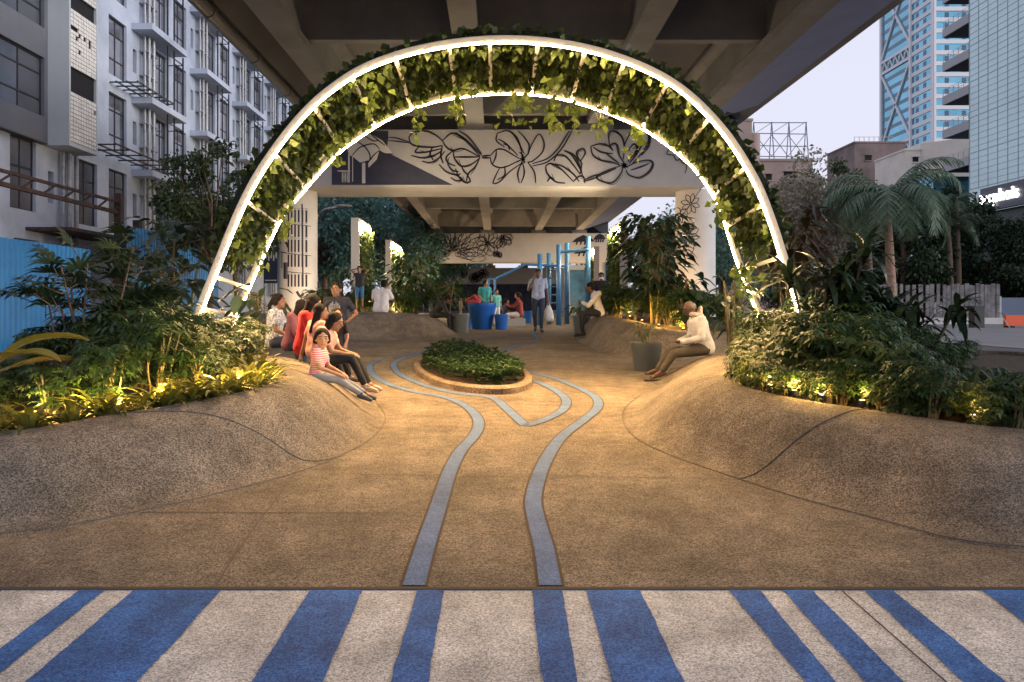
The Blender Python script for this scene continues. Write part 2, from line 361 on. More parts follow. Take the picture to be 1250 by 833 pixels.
# ---------------------------------------------------------------- flyover
fb = thing('flyover_bridge', 'wide grey concrete flyover on girders and mural painted pier caps overhead', 'bridge', (0, 0, 0))
ZB = 7.75
GX = [(-5.05, .62), (-.75, .62), (3.55, .62), (7.0, .62)]
def girder(xc, w, y0, y1, zb):
    prof = [(-w/2, 0), (w/2, 0), (w/2, .22), (.13, .42), (.13, 1.25), (.45, 1.45), (.45, 1.6), (-.45, 1.6), (-.45, 1.45), (-.13, 1.25), (-.13, .42), (-w/2, .22)]
    mb = MB(); n = len(prof)
    mb.v = [(xc + a, y, zb + b) for y in (y0, y1) for a, b in prof]
    mb.f = [tuple(range(n)), tuple(range(2*n-1, n-1, -1))] + [(i, i + n, (i+1) % n + n, (i+1) % n) for i in range(n)]
    return mb
SPANS = [(-3, 26.4), (28.1, 62.4), (64.2, 98)]
ZS = [ZB, ZB, 6.75]
for (y0, y1), zb in zip(SPANS, ZS):
    for xc, w in GX: girder(xc, w, y0, y1, zb).build('girder', M['concshade' if y0 < 20 else 'conc'], fb)
    k = 4 if y0 < 20 else 3
    for j in range(k + 1):
        y = y0 + .3 + (y1 - y0 - .6) * j / k
        for (xa, _), (xb, _) in zip(GX[:-1], GX[1:]):
            MB().box(xa + .131, xb - .131, y - .14, y + .14, zb + .3, zb + 1.58).build('diaphragm', M['concshade' if y0 < 20 else 'conc'], fb)
# deck slab with cantilevers
for (y0, y1), zb in zip([(-3, 27.25), (27.25, 63.3), (63.3, 98)], ZS):
    prof = [(-6.9, .62), (-6.9, 2.2), (9.6, 2.2), (9.6, .72), (9.25, .72), (8.0, 1.61), (-5.5, 1.61), (-6.6, .62)]
    mb = MB(); n = len(prof); mb.v = [(a, y, zb + b) for y in (y0, y1) for a, b in prof]
    mb.f = [tuple(range(n))[::-1], tuple(range(n, 2*n))] + [(i, (i+1) % n, (i+1) % n + n, i + n) for i in range(n)]
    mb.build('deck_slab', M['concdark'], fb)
    MB().box(-6.9, -6.6, y0, y1, zb + 2.2, zb + 3.1).build('parapet', M['conc'], fb)
    MB().box(9.3, 9.6, y0, y1, zb + 2.2, zb + 3.1).build('parapet', M['conc'], fb)
for (y0, y1), zb in zip([(-3, 26.2), (28.3, 62.2)], ZS):
    prof = [(7.33, .03), (9.28, .66), (9.28, .70), (7.33, .95)]; mb = MB(); n = 4; mb.v = [(a, y, zb + b) for y in (y0, y1) for a, b in prof]
    mb.f = [(0,1,2,3)[::-1], (4,5,6,7)] + [(i, (i+1) % n, (i+1) % n + n, i + n) for i in range(n)]; mb.build('edge_panel', mat('blue_grey_edge', (.14,.17,.30), .7, var=.12, vscale=.5), fb)  # blue-grey base colour on the sloping right edge panel
# drain pipe along the left edge, with collars
pm = mat('grey_pipe', (.16, .17, .19), .35, .3)
pb = MB(); pb.tube([(-6.75, -3, ZB + .42), (-6.75, 26, ZB + .42)], .16, 16)
for y in np.arange(4.4, 26, 3.2): pb.tube([(-6.75, y, ZB + .42), (-6.75, y + .25, ZB + .42)], .185, 16)
smooth_angle(pb.build('drain_pipe', pm, fb))
# pier caps, pedestals, columns
def pier(yf, depth, x0, x1, z0, z1, colx, colr, zped, ground, cm='capshade'):
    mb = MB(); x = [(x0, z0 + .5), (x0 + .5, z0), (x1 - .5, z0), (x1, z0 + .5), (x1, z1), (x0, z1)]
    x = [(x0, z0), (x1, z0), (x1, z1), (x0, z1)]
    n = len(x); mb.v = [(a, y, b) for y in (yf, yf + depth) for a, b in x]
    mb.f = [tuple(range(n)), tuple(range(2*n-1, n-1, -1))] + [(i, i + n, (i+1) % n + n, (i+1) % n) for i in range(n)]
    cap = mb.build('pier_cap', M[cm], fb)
    for xc, w in GX:
        if x0 < xc < x1: MB().box(xc - .62, xc + .62, yf + .15, yf + depth - .15, z1 + .003, zped - .003).build('pedestal', M['conc'], fb)
    for cx in colx:
        c = MB(); c.lathe([(colr, ground), (colr, z0 - .002)], 40, (cx, yf + depth / 2, 0)); smooth_angle(c.build('column', M['white'], fb))
    return cap
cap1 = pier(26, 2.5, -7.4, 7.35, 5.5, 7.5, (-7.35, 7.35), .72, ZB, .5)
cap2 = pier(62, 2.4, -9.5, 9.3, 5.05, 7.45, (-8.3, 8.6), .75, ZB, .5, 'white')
cap3 = pier(97, 2.4, -10, 10, 4.3, 6.4, (-9, 9), .75, 6.75, .5, 'white')
MB().box(-12, 12, 99.6, 99.9, .6, 4.45).build('end_wall', mat('end_wall_paint', (.03, .035, .09), .8, ramp=((.02,.025,.07), (.09,.10,.16)), vscale=1.5), fb)
# ---- murals: strokes of dark paint, real thin strips on the cap face
class Ink:
    def __init__(s, yf): s.mb = MB(); s.y = yf
    def stroke(s, pts, w=.05, n=5):
        P = catmull([(p[0], p[1], 0) for p in pts], n); N = len(P); mb = MB()
        for i, p in enumerate(P):
            d = P[min(i+1, N-1)] - P[max(i-1, 0)]
            if d.length < 1e-6: d = Vector((1, 0, 0))
            d.normalize(); t = i / (N - 1); ww = w * (.55 + .45 * math.sin(math.pi * t)) / 2; q = Vector((-d.y, d.x, 0)) * ww
            for r in (p + q, p - q): mb.v.append((r.x, s.y, r.y))
        mb.f = [(2*i, 2*i+1, 2*i+3, 2*i+2) for i in range(N-1)]; s.mb.add(mb.v, mb.f)
    def fill(s, pts, dy=0): s.mb.add([(x, s.y + dy, z) for x, z in pts], [tuple(range(len(pts)))])
    def petal(s, c, ang, L, W, base=.1, w=.05, veins=1, curl=0.0):
        ca, sa = math.cos(ang), math.sin(ang)
        def T(u, v): u2, v2 = u, v + curl * (u / L) ** 2 * L; return (c[0] + u2 * ca - v2 * sa, c[1] + u2 * sa + v2 * ca)
        s.stroke([T(base, 0), T(L*.3, W*.42), T(L*.62, W*.5), T(L*.88, W*.25), T(L, 0)], w)
        s.stroke([T(base, 0), T(L*.3, -W*.42), T(L*.62, -W*.5), T(L*.88, -W*.25), T(L, 0)], w)
        for k in range(veins):
            v = (k - (veins - 1) / 2) * W * .2; s.stroke([T(base, 0), T(L*.35, v), T(L*.7, v * 1.1)], w * .6)
    def flower(s, c, n, L, W, a0=0, a1=2*math.pi, jit=.15, w=.05, seed=1, zmin=None, curl=.0):
        r = random.Random(seed)
        for i in range(n):
            a = a0 + (a1 - a0) * i / n + r.uniform(-jit, jit)
            s.petal(c, a, L * r.uniform(.8, 1.1), W * r.uniform(.8, 1.15), .08, w, r.choice([1, 2]), r.uniform(-curl, curl))
        for i in range(12):
            a = r.uniform(0, 6.28); l = r.uniform(.1, .32) * L; s.stroke([c, (c[0] + l*.5*math.cos(a), c[1] + l*.5*math.sin(a)), (c[0] + l*math.cos(a), c[1] + l*math.sin(a))], w * .7, 2)
    def clip(s, x0, x1, z0, z1):        # keep the paint on the wall
        s.mb.v = [(min(max(x, x0), x1), y, min(max(z, z0), z1)) for x, y, z in s.mb.v]
    def build(s, name, m, parent): return s.mb.build(name, m, parent)
def cp(px, py, Y=26): p = at(px, py, Y); return (p.x, p.z)
nav = Ink(25.994); nav.fill([cp(405,226), cp(405,178), cp(424,160), cp(474,160), cp(474,168), cp(472,186), cp(553,226)])
nav.clip(-7.3, 7.3, 5.52, 7.48); nav.build('navy_mural_field', M['navy'], cap1)
wh = Ink(25.990)
wh.fill([cp(424,181), cp(436,168), cp(452,163), cp(467,172), cp(480,188), cp(474,189), cp(463,184), cp(460,195), cp(450,205), cp(449,196), cp(440,199), cp(430,191), cp(426,190)])
for a, b, c_, d_ in ((425,223,188,427), (430,222,188,431), (442,224,198,446)): wh.fill([cp(a,b), cp(d_,b), cp(d_,c_), cp(a,c_)])
for k in range(5): wh.stroke([cp(418+k*2,209), cp(418+k*2,223)], .03)
wh.stroke([cp(412,209), cp(428,209)], .04)
wh.clip(-7.3, 7.3, 5.52, 7.48); wh.build('white_mural_flower', M['white'], cap1)
k1 = Ink(25.986)
def S(P, w=.06, n=5):
    k1.stroke(P, w * .8, n)
    if len(P) > 3 and w > .07:      # lighter second line inside the contour, as in a brush drawing
        o = [(x + random.uniform(.02, .07), z - random.uniform(.02, .07)) for x, z in P[1:-1]]; k1.stroke(o, .022, n)
        m = P[len(P)//2]; q = P[len(P)//2 - 1]; k1.stroke([m, ((m[0]+q[0])/2 + .05, (m[1]+q[1])/2 + .04), (q[0]*.8 + m[0]*.2 + .1, q[1]*.8 + m[1]*.2 + .05)], .02, n)
for P in ([(434,172),(446,180),(452,192),(447,203)], [(430,190),(440,180),(456,176),(464,183)], [(463,184),(470,188),(480,188)], [(452,163),(460,170),(470,178)], [(445,166),(455,172),(462,172)], [(440,199),(450,197),(456,190),(463,184)], [(474,168),(485,169),(500,174)], [(474,172),(487,173),(500,175)]):
    S([cp(*p) for p in P], .06)
# second bloom (500-585)
for P in ([(499,168),(505,162),(518,160),(530,164),(540,172)], [(499,168),(502,176),(512,179),(528,180),(540,178)], [(512,179),(507,186),(520,186),(538,182)], [(502,190),(515,193),(530,190),(540,184)], [(515,197),(525,199),(535,194),(543,185)], [(540,172),(552,163),(566,170),(586,191)], [(540,172),(545,180),(553,184),(566,182),(586,192)], [(553,184),(555,194),(563,203),(575,201),(586,193)], [(553,184),(545,192),(547,199),(556,203)], [(536,201),(545,210),(558,214),(562,212)], [(546,200),(552,208),(560,210)], [(556,206),(560,216),(568,223),(574,221),(570,213)], [(563,203),(567,210),(572,214)], [(586,192),(580,204),(572,212),(569,222)], [(550,217),(557,221),(564,219),(555,213)], [(555,192),(570,192),(584,192)], [(556,162),(570,172),(588,190)], [(560,160),(572,168),(588,188)], [(588,191),(598,190)], [(588,193),(598,193)], [(540,178),(538,190),(541,200)], [(528,180),(525,188),(529,196)]):
    S([cp(*p) for p in P], .085)
# main lily (598-660)
for P in ([(598,191),(606,183),(615,183),(624,188),(634,194)], [(598,192),(601,201),(610,205),(620,203),(632,197)], [(606,183),(605,192),(601,201)], [(608,170),(618,176),(632,190)], [(607,163),(606,172),(616,180)], [(607,163),(620,160),(632,170),(638,192)], [(620,160),(628,166),(640,188)], [(632,160),(640,168),(646,178),(644,190)], [(644,190),(650,175),(658,164),(664,174),(662,186),(650,197),(644,198)], [(610,205),(605,215),(602,224),(610,222),(622,210),(636,200)], [(636,200),(632,212),(634,224)], [(638,199),(640,212),(636,224)], [(644,198),(652,210),(654,224)], [(640,200),(638,190),(634,186)], [(616,203),(616,214),(607,220)], [(650,203),(668,198),(684,184),(694,168),(698,160)], [(650,200),(668,194),(681,182),(690,168),(695,160)], [(622,184),(620,178),(614,176)]):
    S([cp(*p) for p in P], .07)
for i in range(26):
    a = i * .9; l = 3 + (i * 37 % 7); S([cp(638,195), cp(638 + l*.6*math.cos(a), 195 + l*.5*math.sin(a)), cp(638 + l*math.cos(a), 195 + l*math.sin(a))], .05, 2)
# bud (665-715)
for P in ([(666,203),(672,200),(684,206),(700,222)], [(666,203),(668,212),(678,222),(690,224)], [(672,200),(686,203),(700,213),(707,222)], [(676,197),(680,190),(690,191),(700,202),(708,213)], [(688,184),(698,190),(708,206),(711,214)], [(690,184),(702,191),(710,208)], [(708,213),(710,200),(706,194),(704,186),(712,182),(714,188),(708,198)], [(668,222),(672,217),(676,220)], [(700,222),(706,216),(712,216),(714,224)], [(712,222),(722,219),(730,216)], [(713,220),(722,216),(730,213)]):
    S([cp(*p) for p in P], .085)
# right magnolia (720-797)
for P in ([(721,179),(724,190),(734,196),(746,198),(757,202)], [(721,179),(732,176),(742,178),(748,184)], [(724,180),(734,186),(748,188)], [(744,178),(743,165),(748,160),(758,166),(762,178),(761,195)], [(748,184),(745,178),(752,176),(756,190),(761,198)], [(762,178),(768,165),(775,160),(780,170),(776,185),(766,198)], [(766,185),(774,176),(778,186),(768,200)], [(780,163),(788,160),(792,170),(786,184),(772,200)], [(783,190),(791,180),(793,165),(788,162)], [(765,204),(778,198),(792,196),(797,200),(792,210),(780,217),(768,214),(764,208)], [(757,203),(742,208),(728,216),(736,222),(748,223),(758,212),(760,206)], [(728,216),(740,211),(752,206)], [(738,186),(748,194),(756,200)], [(782,165),(784,176),(774,192)], [(770,208),(782,204),(792,200)]):
    S([cp(*p) for p in P], .085)
for i in range(20):
    a = i * .77; l = 2.5 + (i * 31 % 5) * .7; S([cp(762,202), cp(762 + l*.6*math.cos(a), 202 + l*.6*math.sin(a)), cp(762 + l*math.cos(a), 202 + l*math.sin(a))], .05, 2)
for P in ([(818,180),(814,188),(822,190),(826,196),(834,194),(838,204),(836,212)], [(820,184),(828,188),(832,198),(840,202)]): S([cp(*p) for p in P], .06)
k1.clip(-7.35, 7.3, 5.51, 7.49); k1.build('ink_flower_mural', M['ink'], cap1)
# chrysanthemum mural on the second cap
k2 = Ink(61.985)
def c2(px, py): return cp(px, py, 62)
cc = c2(552, 308); r = random.Random(3)
for ring, (n, L, W) in enumerate(((7, .7, .35), (11, 1.35, .5), (13, 2.0, .62), (13, 2.7, .75))):
    for i in range(n):
        a = R(-12) + R(204) * i / (n - 1) + r.uniform(-.06, .06); l = L * r.uniform(.85, 1.1)
        k2.petal((cc[0] + .55 * L * math.cos(a) * .6, cc[1] - .1 + .5 * L * math.sin(a) * .6), a, l * .75, W, .0, .055, 0)
for i in range(14):
    a = r.uniform(0, 3.14); l = r.uniform(.1, .6); S2 = (cc[0] + l*math.cos(a), cc[1] + l*math.sin(a)); k2.stroke([S2, (S2[0] + .12, S2[1] + .1), (S2[0] + .2, S2[1] - .05)], .06, 2)
k2.flower(c2(595,297), 9, 1.3, .75, 0, 6.28, .1, .055, 5); k2.flower(c2(613,289), 8, 1.0, .5, -2.2, .5, .1, .055, 8); k2.flower(c2(607,313), 8, .45, .3, 0, 3.14, .1, .055, 9); k2.flower(c2(519,314), 6, .9, .5, .2, 2.6, .1, .055, 11)
for z in (0, .16, .32): k2.stroke([c2(484 + z*12, 298 - z*14), c2(495, 299 - z*14), c2(508 - z*4, 301 - z*14)], .09)
k2.fill([c2(484,303), c2(510,304), c2(513,308), c2(484,307)])
for x in (485, 490, 496, 503): k2.fill([c2(x,307), c2(x+3,307), c2(x+3,313), c2(x,313)])
k2.clip(-9.4, 9.2, 5.07, 7.42); k2.build('ink_flower_mural', M['ink'], cap2)
# pagoda roofs at the right end of the second cap
k3 = Ink(61.985)
for (x, y, w) in ((712,292,14), (716,306,16), (732,289,8)):
    k3.fill([c2(x - w, y + 4), c2(x - w*.6, y - 1), c2(x, y - 5), c2(x + w*.7, y - 1), c2(x + w, y + 3), c2(x + w*.5, y + 3)])
    for q in range(4): k3.fill([c2(x - w*.6 + q*w*.35, y + 3), c2(x - w*.6 + q*w*.35 + 2, y + 3), c2(x - w*.6 + q*w*.35 + 1, y + 7), c2(x - w*.6 + q*w*.35 - 1, y + 7)])
k3.clip(-9.4, 9.2, 5.07, 7.42); k3.build('ink_roof_mural', M['ink'], cap2)
k4 = Ink(96.985)
def c3(px, py): return cp(px, py, 97)
for i, (x, y) in enumerate(((538,334),(552,336),(565,334),(583,338),(590,334),(578,340))): k4.flower(c3(x, y), 9, .75, .5, 0, 6.28, .1, .1, 20 + i)
k4.clip(-9.9, 9.9, 4.32, 6.38); k4.build('ink_flower_mural', M['ink'], cap3)
# painted facade on the left column, flower on the right one: strips wrapped on the round shaft
def wrap(cx, cy, r, strokes, name, m, parent, fills=()):
    mb = MB()
    def on(px, py, rr=r):
        # surface point of the column seen at this height and across-position
        x = (px - CX) * (cy - r) / FPX - cx; x = max(-r*.98, min(r*.98, x)); z = H + (CY - py) * (cy - r*.6) / FPX
        return Vector((cx + x, cy - math.sqrt(rr*rr - x*x), z))
    for P, w in strokes:
        Q = catmull([(p[0], p[1], 0) for p in P], 5); N = len(Q); b = MB()
        for i, p in enumerate(Q):
            d = Q[min(i+1, N-1)] - Q[max(i-1, 0)]; d.normalize(); q = Vector((-d.y, d.x, 0)) * w / 2
            for t in (p + q, p - q): b.v.append(tuple(on(t.x, t.y, r + .004)))
        b.f = [(2*i, 2*i+1, 2*i+3, 2*i+2) for i in range(N-1)]; mb.add(b.v, b.f)
    mb.build(name, m, parent)
lc = []
for row, (y0, y1) in enumerate(((258,272),(276,290),(294,308),(312,326),(336,350))):
    for i in range(6):
        x = 352 + i * 4.1; lc.append(([(x, y0 - .5), (x, (y0+y1)/2), (x, y1 + .5)], 2.0))
        lc.append(([(x - 1.3, y0 - 1.8), (x, y0 - 2.6), (x + 1.3, y0 - 1.8)], .5))
for y in (274, 310, 332): lc.append(([(351, y), (362, y + 1.5), (377, y + 2.5)], .7))
lc += [([(346,262),(346,272),(347,280)],2.2), ([(348,321),(348,334),(348,341)],5.5), ([(341,308),(346,309),(350,310)],1.2), ([(343,309),(343,318),(343,328)],1.2), ([(345,280),(350,283),(354,280)],2.5), ([(347,295),(350,299),(352,303)],3), ([(368,250),(368.5,300),(369,350)],1.6), ([(362,356),(366,362),(370,358)],3)]
wrap(-7.35, 27.25, .72, lc, 'ink_facade_mural', M['ink'], fb)
rc_ = []
for (cx_, cy_, n, L) in ((844,250,8,13), (841,287,9,16), (833,262,6,10)):
    for i in range(n):
        a = 6.28 * i / n + .3; w = L * .32; p = lambda u, v: (cx_ + (u * math.cos(a) - v * math.sin(a)) * .8, cy_ + u * math.sin(a) + v * math.cos(a))
        for s_ in (-1, 1): rc_.append(([p(1, 0), p(L*.4, s_*w*.6), p(L*.75, s_*w*.55), p(L, 0)], .8))
rc_ += [([(840,295),(836,306),(838,312),(845,310),(848,300)], .9), ([(856,232),(850,240),(844,250)], .8), ([(838,270),(836,280),(841,287)], .8)]
wrap(7.35, 27.25, .72, rc_, 'ink_flower_mural', M['ink'], fb)
# ---------------------------------------------------------------- leaves
def leaf_arrays(P, D, Nn, L, W, fold=.18, droop=.15):
    P, D, Nn = map(np.asarray, (P, D, Nn)); L = np.asarray(L)[:, None]; W = np.asarray(W)[:, None]
    D = D / np.linalg.norm(D, axis=1, keepdims=True); S = np.cross(D, Nn); S /= np.maximum(np.linalg.norm(S, axis=1, keepdims=True), 1e-6); U = np.cross(S, D)
    mid = P + D * L * .45; tip = P + D * L - np.array([0, 0, 1.]) * L * droop
    a = mid + S * W / 2 + U * W * fold; b = mid - S * W / 2 + U * W * fold
    V = np.stack([P, a, mid, b, tip], 1).reshape(-1, 3); n = len(P)
    F = np.array([[0,1,2],[0,2,3],[2,1,4],[3,2,4]])[None] + (np.arange(n) * 5)[:, None, None]
    return V, F.reshape(-1, 3)
def mesh_tris(name, V, F):
    me = bpy.data.meshes.new(name); me.vertices.add(len(V)); me.vertices.foreach_set('co', np.asarray(V, np.float32).ravel())
    me.loops.add(len(F) * 3); me.loops.foreach_set('vertex_index', np.asarray(F, np.int32).ravel())
    me.polygons.add(len(F)); me.polygons.foreach_set('loop_start', np.arange(0, len(F) * 3, 3, dtype=np.int32))
    me.update(calc_edges=True); me.validate(); return me
def leaves(name, P, D, Nn, L, W, m, parent=None, fold=.18, droop=.15):
    V, F = leaf_arrays(P, D, Nn, L, W, fold, droop); return link(name, mesh_tris(name, V, F), m, parent)
def rdir(n, zbias=0.0, zs=1.0):
    d = RNG.normal(size=(n, 3)); d[:, 2] = d[:, 2] * zs + zbias; return d / np.linalg.norm(d, axis=1, keepdims=True)
M['ivy'] = leafmat('arch_leaves', (.016, .030, .007), (.068, .095, .020), .45, .28, (.14, .19, .045))
M['shrub'] = leafmat('shrub_leaves', (.014, .036, .013), (.045, .084, .026), .4, .22)
M['shrub2'] = leafmat('shrub_leaves_light', (.035, .065, .016), (.095, .13, .034), .4, .25)
M['strap'] = leafmat('strap_leaves', (.045, .055, .012), (.13, .135, .03), .5, .28)
M['dark'] = leafmat('dark_leaves', (.012, .026, .014), (.035, .06, .026), .35, .15)
M['big'] = leafmat('broad_leaves', (.018, .035, .022), (.05, .08, .05), .35, .2)
M['yellow'] = leafmat('yellowing_leaves', (.12, .12, .02), (.28, .25, .05), .5, .3)
M['palm'] = leafmat('palm_leaves', (.035, .075, .045), (.10, .155, .10), .5, .2)
M['tree'] = leafmat('tree_leaves', (.022, .04, .018), (.06, .09, .035), .6, .2)
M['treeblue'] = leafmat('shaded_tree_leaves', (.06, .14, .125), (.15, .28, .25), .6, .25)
M['treebrown'] = leafmat('dusty_tree_leaves', (.12, .12, .095), (.28, .25, .20), .7, .2)
M['ground_cover'] = leafmat('ground_cover_leaves', (.018, .045, .02), (.05, .09, .04), .35, .18)
M['bark'] = mat('bark', (.12, .085, .06), .9, var=.4, vscale=8, bump=.6, bscale=25)
M['stem'] = mat('green_stem', (.16, .13, .06), .7, var=.3, vscale=10)
M['palmbark'] = mat('palm_bark', (.30, .20, .15), .9, var=.3, vscale=6, bump=.5, bscale=20)
# ---------------------------------------------------------------- the lit green arch
YF, YR = 9.5, 11.2
FP = [(232,425),(240,398),(266,330),(300,248),(332,193),(373,141),(412,107),(455,82),(520,62),(600,52),(680,56),(755,74),(822,106),(876,156),(916,216),(938,268),(958,330),(981,398),(989,425)]
RP = [(276,425),(288,390),(314,330),(343,268),(372,232),(408,192),(440,167),(478,144),(532,124),(600,115),(664,117),(722,131),(782,156),(823,184),(853,213),(878,254),(899,318),(925,384),(936,425)]
def resample(P, n):
    P = catmull(P, 12); d = [0]
    for a, b in zip(P[:-1], P[1:]): d.append(d[-1] + (b - a).length)
    d = np.array(d); A = np.array([tuple(p) for p in P]); t = np.linspace(0, d[-1], n)
    return np.stack([np.interp(t, d, A[:, k]) for k in range(3)], 1)
NA = 141
FA = resample([at(x, y, YF) for x, y in FP], NA); RA = resample([at(x, y, YR) for x, y in RP], NA)
def outward(A):
    T = np.gradient(A, axis=0); n = np.stack([-T[:, 2], np.zeros(len(A)), T[:, 0]], 1); n /= np.linalg.norm(n, axis=1, keepdims=True)
    return n
FN, RN_ = outward(FA), outward(RA)
arch = thing('garden_arch', 'tall white arch of two LED lit hoops filled with hanging green leaves over the path', 'arch')
def sweep(A, Nn, prof):
    mb = MB(); k = len(prof)
    for p, n in zip(A, Nn):
        for u, w in prof: mb.v.append((p[0] + n[0]*u, p[1] + w, p[2] + n[2]*u))
    for i in range(len(A) - 1):
        for j in range(k): mb.f.append((i*k+j, i*k+(j+1) % k, (i+1)*k+(j+1) % k, (i+1)*k+j))
    return mb
HPROF = [(-.01, -.05), (.068, -.05), (.076, -.04), (.076, .05), (-.01, .05)]
RPROF = [(-.01, -.05), (.06, -.05), (.065, -.04), (.065, .05), (-.01, .05)]
LPROF = [(-.011, -.048), (-.012, -.054), (-.022, -.057), (-.031, -.052), (-.031, -.036), (-.022, -.032), (-.011, -.034)]
hf = sweep(FA, FN, HPROF).build('hoop', M['whitemetal'], arch); smooth_angle(hf)
sweep(FA, FN, LPROF).build('led_strip', M['led'], hf, smooth=True)
hr = sweep(RA, RN_, RPROF).build('hoop', M['whitemetal'], arch); smooth_angle(hr)
sweep(RA, RN_, LPROF).build('led_strip', M['led'], hr, smooth=True)
tt = np.linspace(0, 1, NA)
def arc_i(px, py): 
    q = np.array(at(px, py, YF)); return int(np.argmin(np.linalg.norm(FA - q, axis=1)))
for px, py in ((247,378),(264,335),(300,248),(338,187),(385,130),(432,95),(487,72),(548,58),(600,52),(655,54),(710,62),(765,78),(815,102),(868,147),(908,203),(932,252),(953,315),(973,376)):
    i = arc_i(px, py); a = Vector(FA[i]); b = Vector(RA[i]); MB().tube([a + (b - a) * .02 - Vector(FN[i])*.002, b - Vector(FN[i])*.002], .028, 10).build('rung', M['whitemetal'], arch, smooth=True)
# added spot lights along the front hoop boost the strips' light on the path
for k in range(9):
    i = int(NA * (.16 + .68 * k / 8)); p = Vector(FA[i]) + Vector((-FN[i][0]*.05, -.10, -FN[i][2]*.05)); L = bpy.data.lights.new('added_path_spot', 'SPOT'); L.energy = 185; L.color = (1, .58, .22); L.spot_size = R(102); L.spot_blend = 1; L.shadow_soft_size = .12
    lo = bpy.data.objects.new('added_path_spot', L); COL.objects.link(lo); lo.parent = hf; lo.location = p; lo.rotation_euler = (Vector((p.x*.12, 8.15, .1)) - p).to_track_quat('-Z', 'Y').to_euler()
# growing panel behind the leaves
i0, i1 = arc_i(278, 300), arc_i(947, 300)
def arch_pt(f, v, off):
    A = FA[:, :]; i = np.clip(f, 0, NA - 1.001); j = i.astype(int); t = (i - j)[:, None]
    pf = FA[j] * (1 - t) + FA[j + 1] * t; pr_ = RA[j] * (1 - t) + RA[j + 1] * t; nf = FN[j]; v = v[:, None]
    return pf * (1 - v) + pr_ * v + nf * off[:, None], nf
mb = MB(); ids = np.arange(i0 + 2, i1 - 1)
for v in (.06, .94):
    for off in (.12, .2):
        p, _ = arch_pt(ids.astype(float), np.full(len(ids), v), np.full(len(ids), off)); mb.v += [tuple(q) for q in p]
n = len(ids)
for k in range(n - 1):
    for a, b in ((0, 2), (3, 1), (1, 0), (2, 3)): mb.f.append((a*n+k, a*n+k+1, b*n+k+1, b*n+k))
mb.build('growing_panel', mat('felt_panel', (.02, .025, .012), .95), arch)
n = 9000; f = i0 + rs(n) * (i1 - i0); v = .04 + .86 * rs(n); off = np.maximum(RNG.normal(.075, .05, n), -.01 + .05*(v > .8))
P, nf = arch_pt(f, v, off); D = rdir(n, -.5) - nf * .5; N_ = -nf * .9 + rdir(n) * .8 + np.array([0, -.5, 0])
S_ = .035 + .09 * rs(n) ** 1.6; AV, AF = leaf_arrays(P, D, N_, S_ * 1.25, S_)
n = 900; f = i0 - 1 + rs(n) * (i1 - i0 + 2); P, nf = arch_pt(f, .02 + .25 * rs(n), .12 + .07 * rs(n)); D = nf + rdir(n) * .9
S_ = .07 + .06 * rs(n); V2, F2 = leaf_arrays(P, D, rdir(n) + np.array([0, -1, 0]), S_ * 1.2, S_)
# hanging sprays
sp = [(455,105),(570,80),(600,78),(680,95),(745,95),(800,125),(830,150),(620,118),(675,128),(410,165),(300,285),(318,300),(925,320),(905,325),(350,255),(880,250),(560,120),(735,135),(775,160),(930,290),(285,300),(645,118),(700,130),(510,135)]
PP, DD, NN, LL = [], [], [], []
for px, py in sp:
    c = np.array(at(px, py, YF + .25 + 1.3 * random.random()))
    for k in range(26):
        PP.append(c + np.array([RNG.normal(0, .06), RNG.normal(0, .06), -.42 * random.random() ** 1.3 + .05])); DD.append(rdir(1, -.6)[0]); NN.append(rdir(1)[0] + np.array([0, -1, .4])); LL.append(.06 + .06 * random.random())
V3, F3 = leaf_arrays(PP, DD, NN, np.array(LL) * 1.3, np.array(LL))
link('foliage', mesh_tris('foliage', np.concatenate([AV, V2]), np.concatenate([AF, F2 + len(AV)])), M['ivy'], arch)
link('hanging_sprays', mesh_tris('hanging_sprays', V3, F3), leafmat('spray_leaves', (.06, .09, .016), (.13, .17, .04), .45, .3), arch)
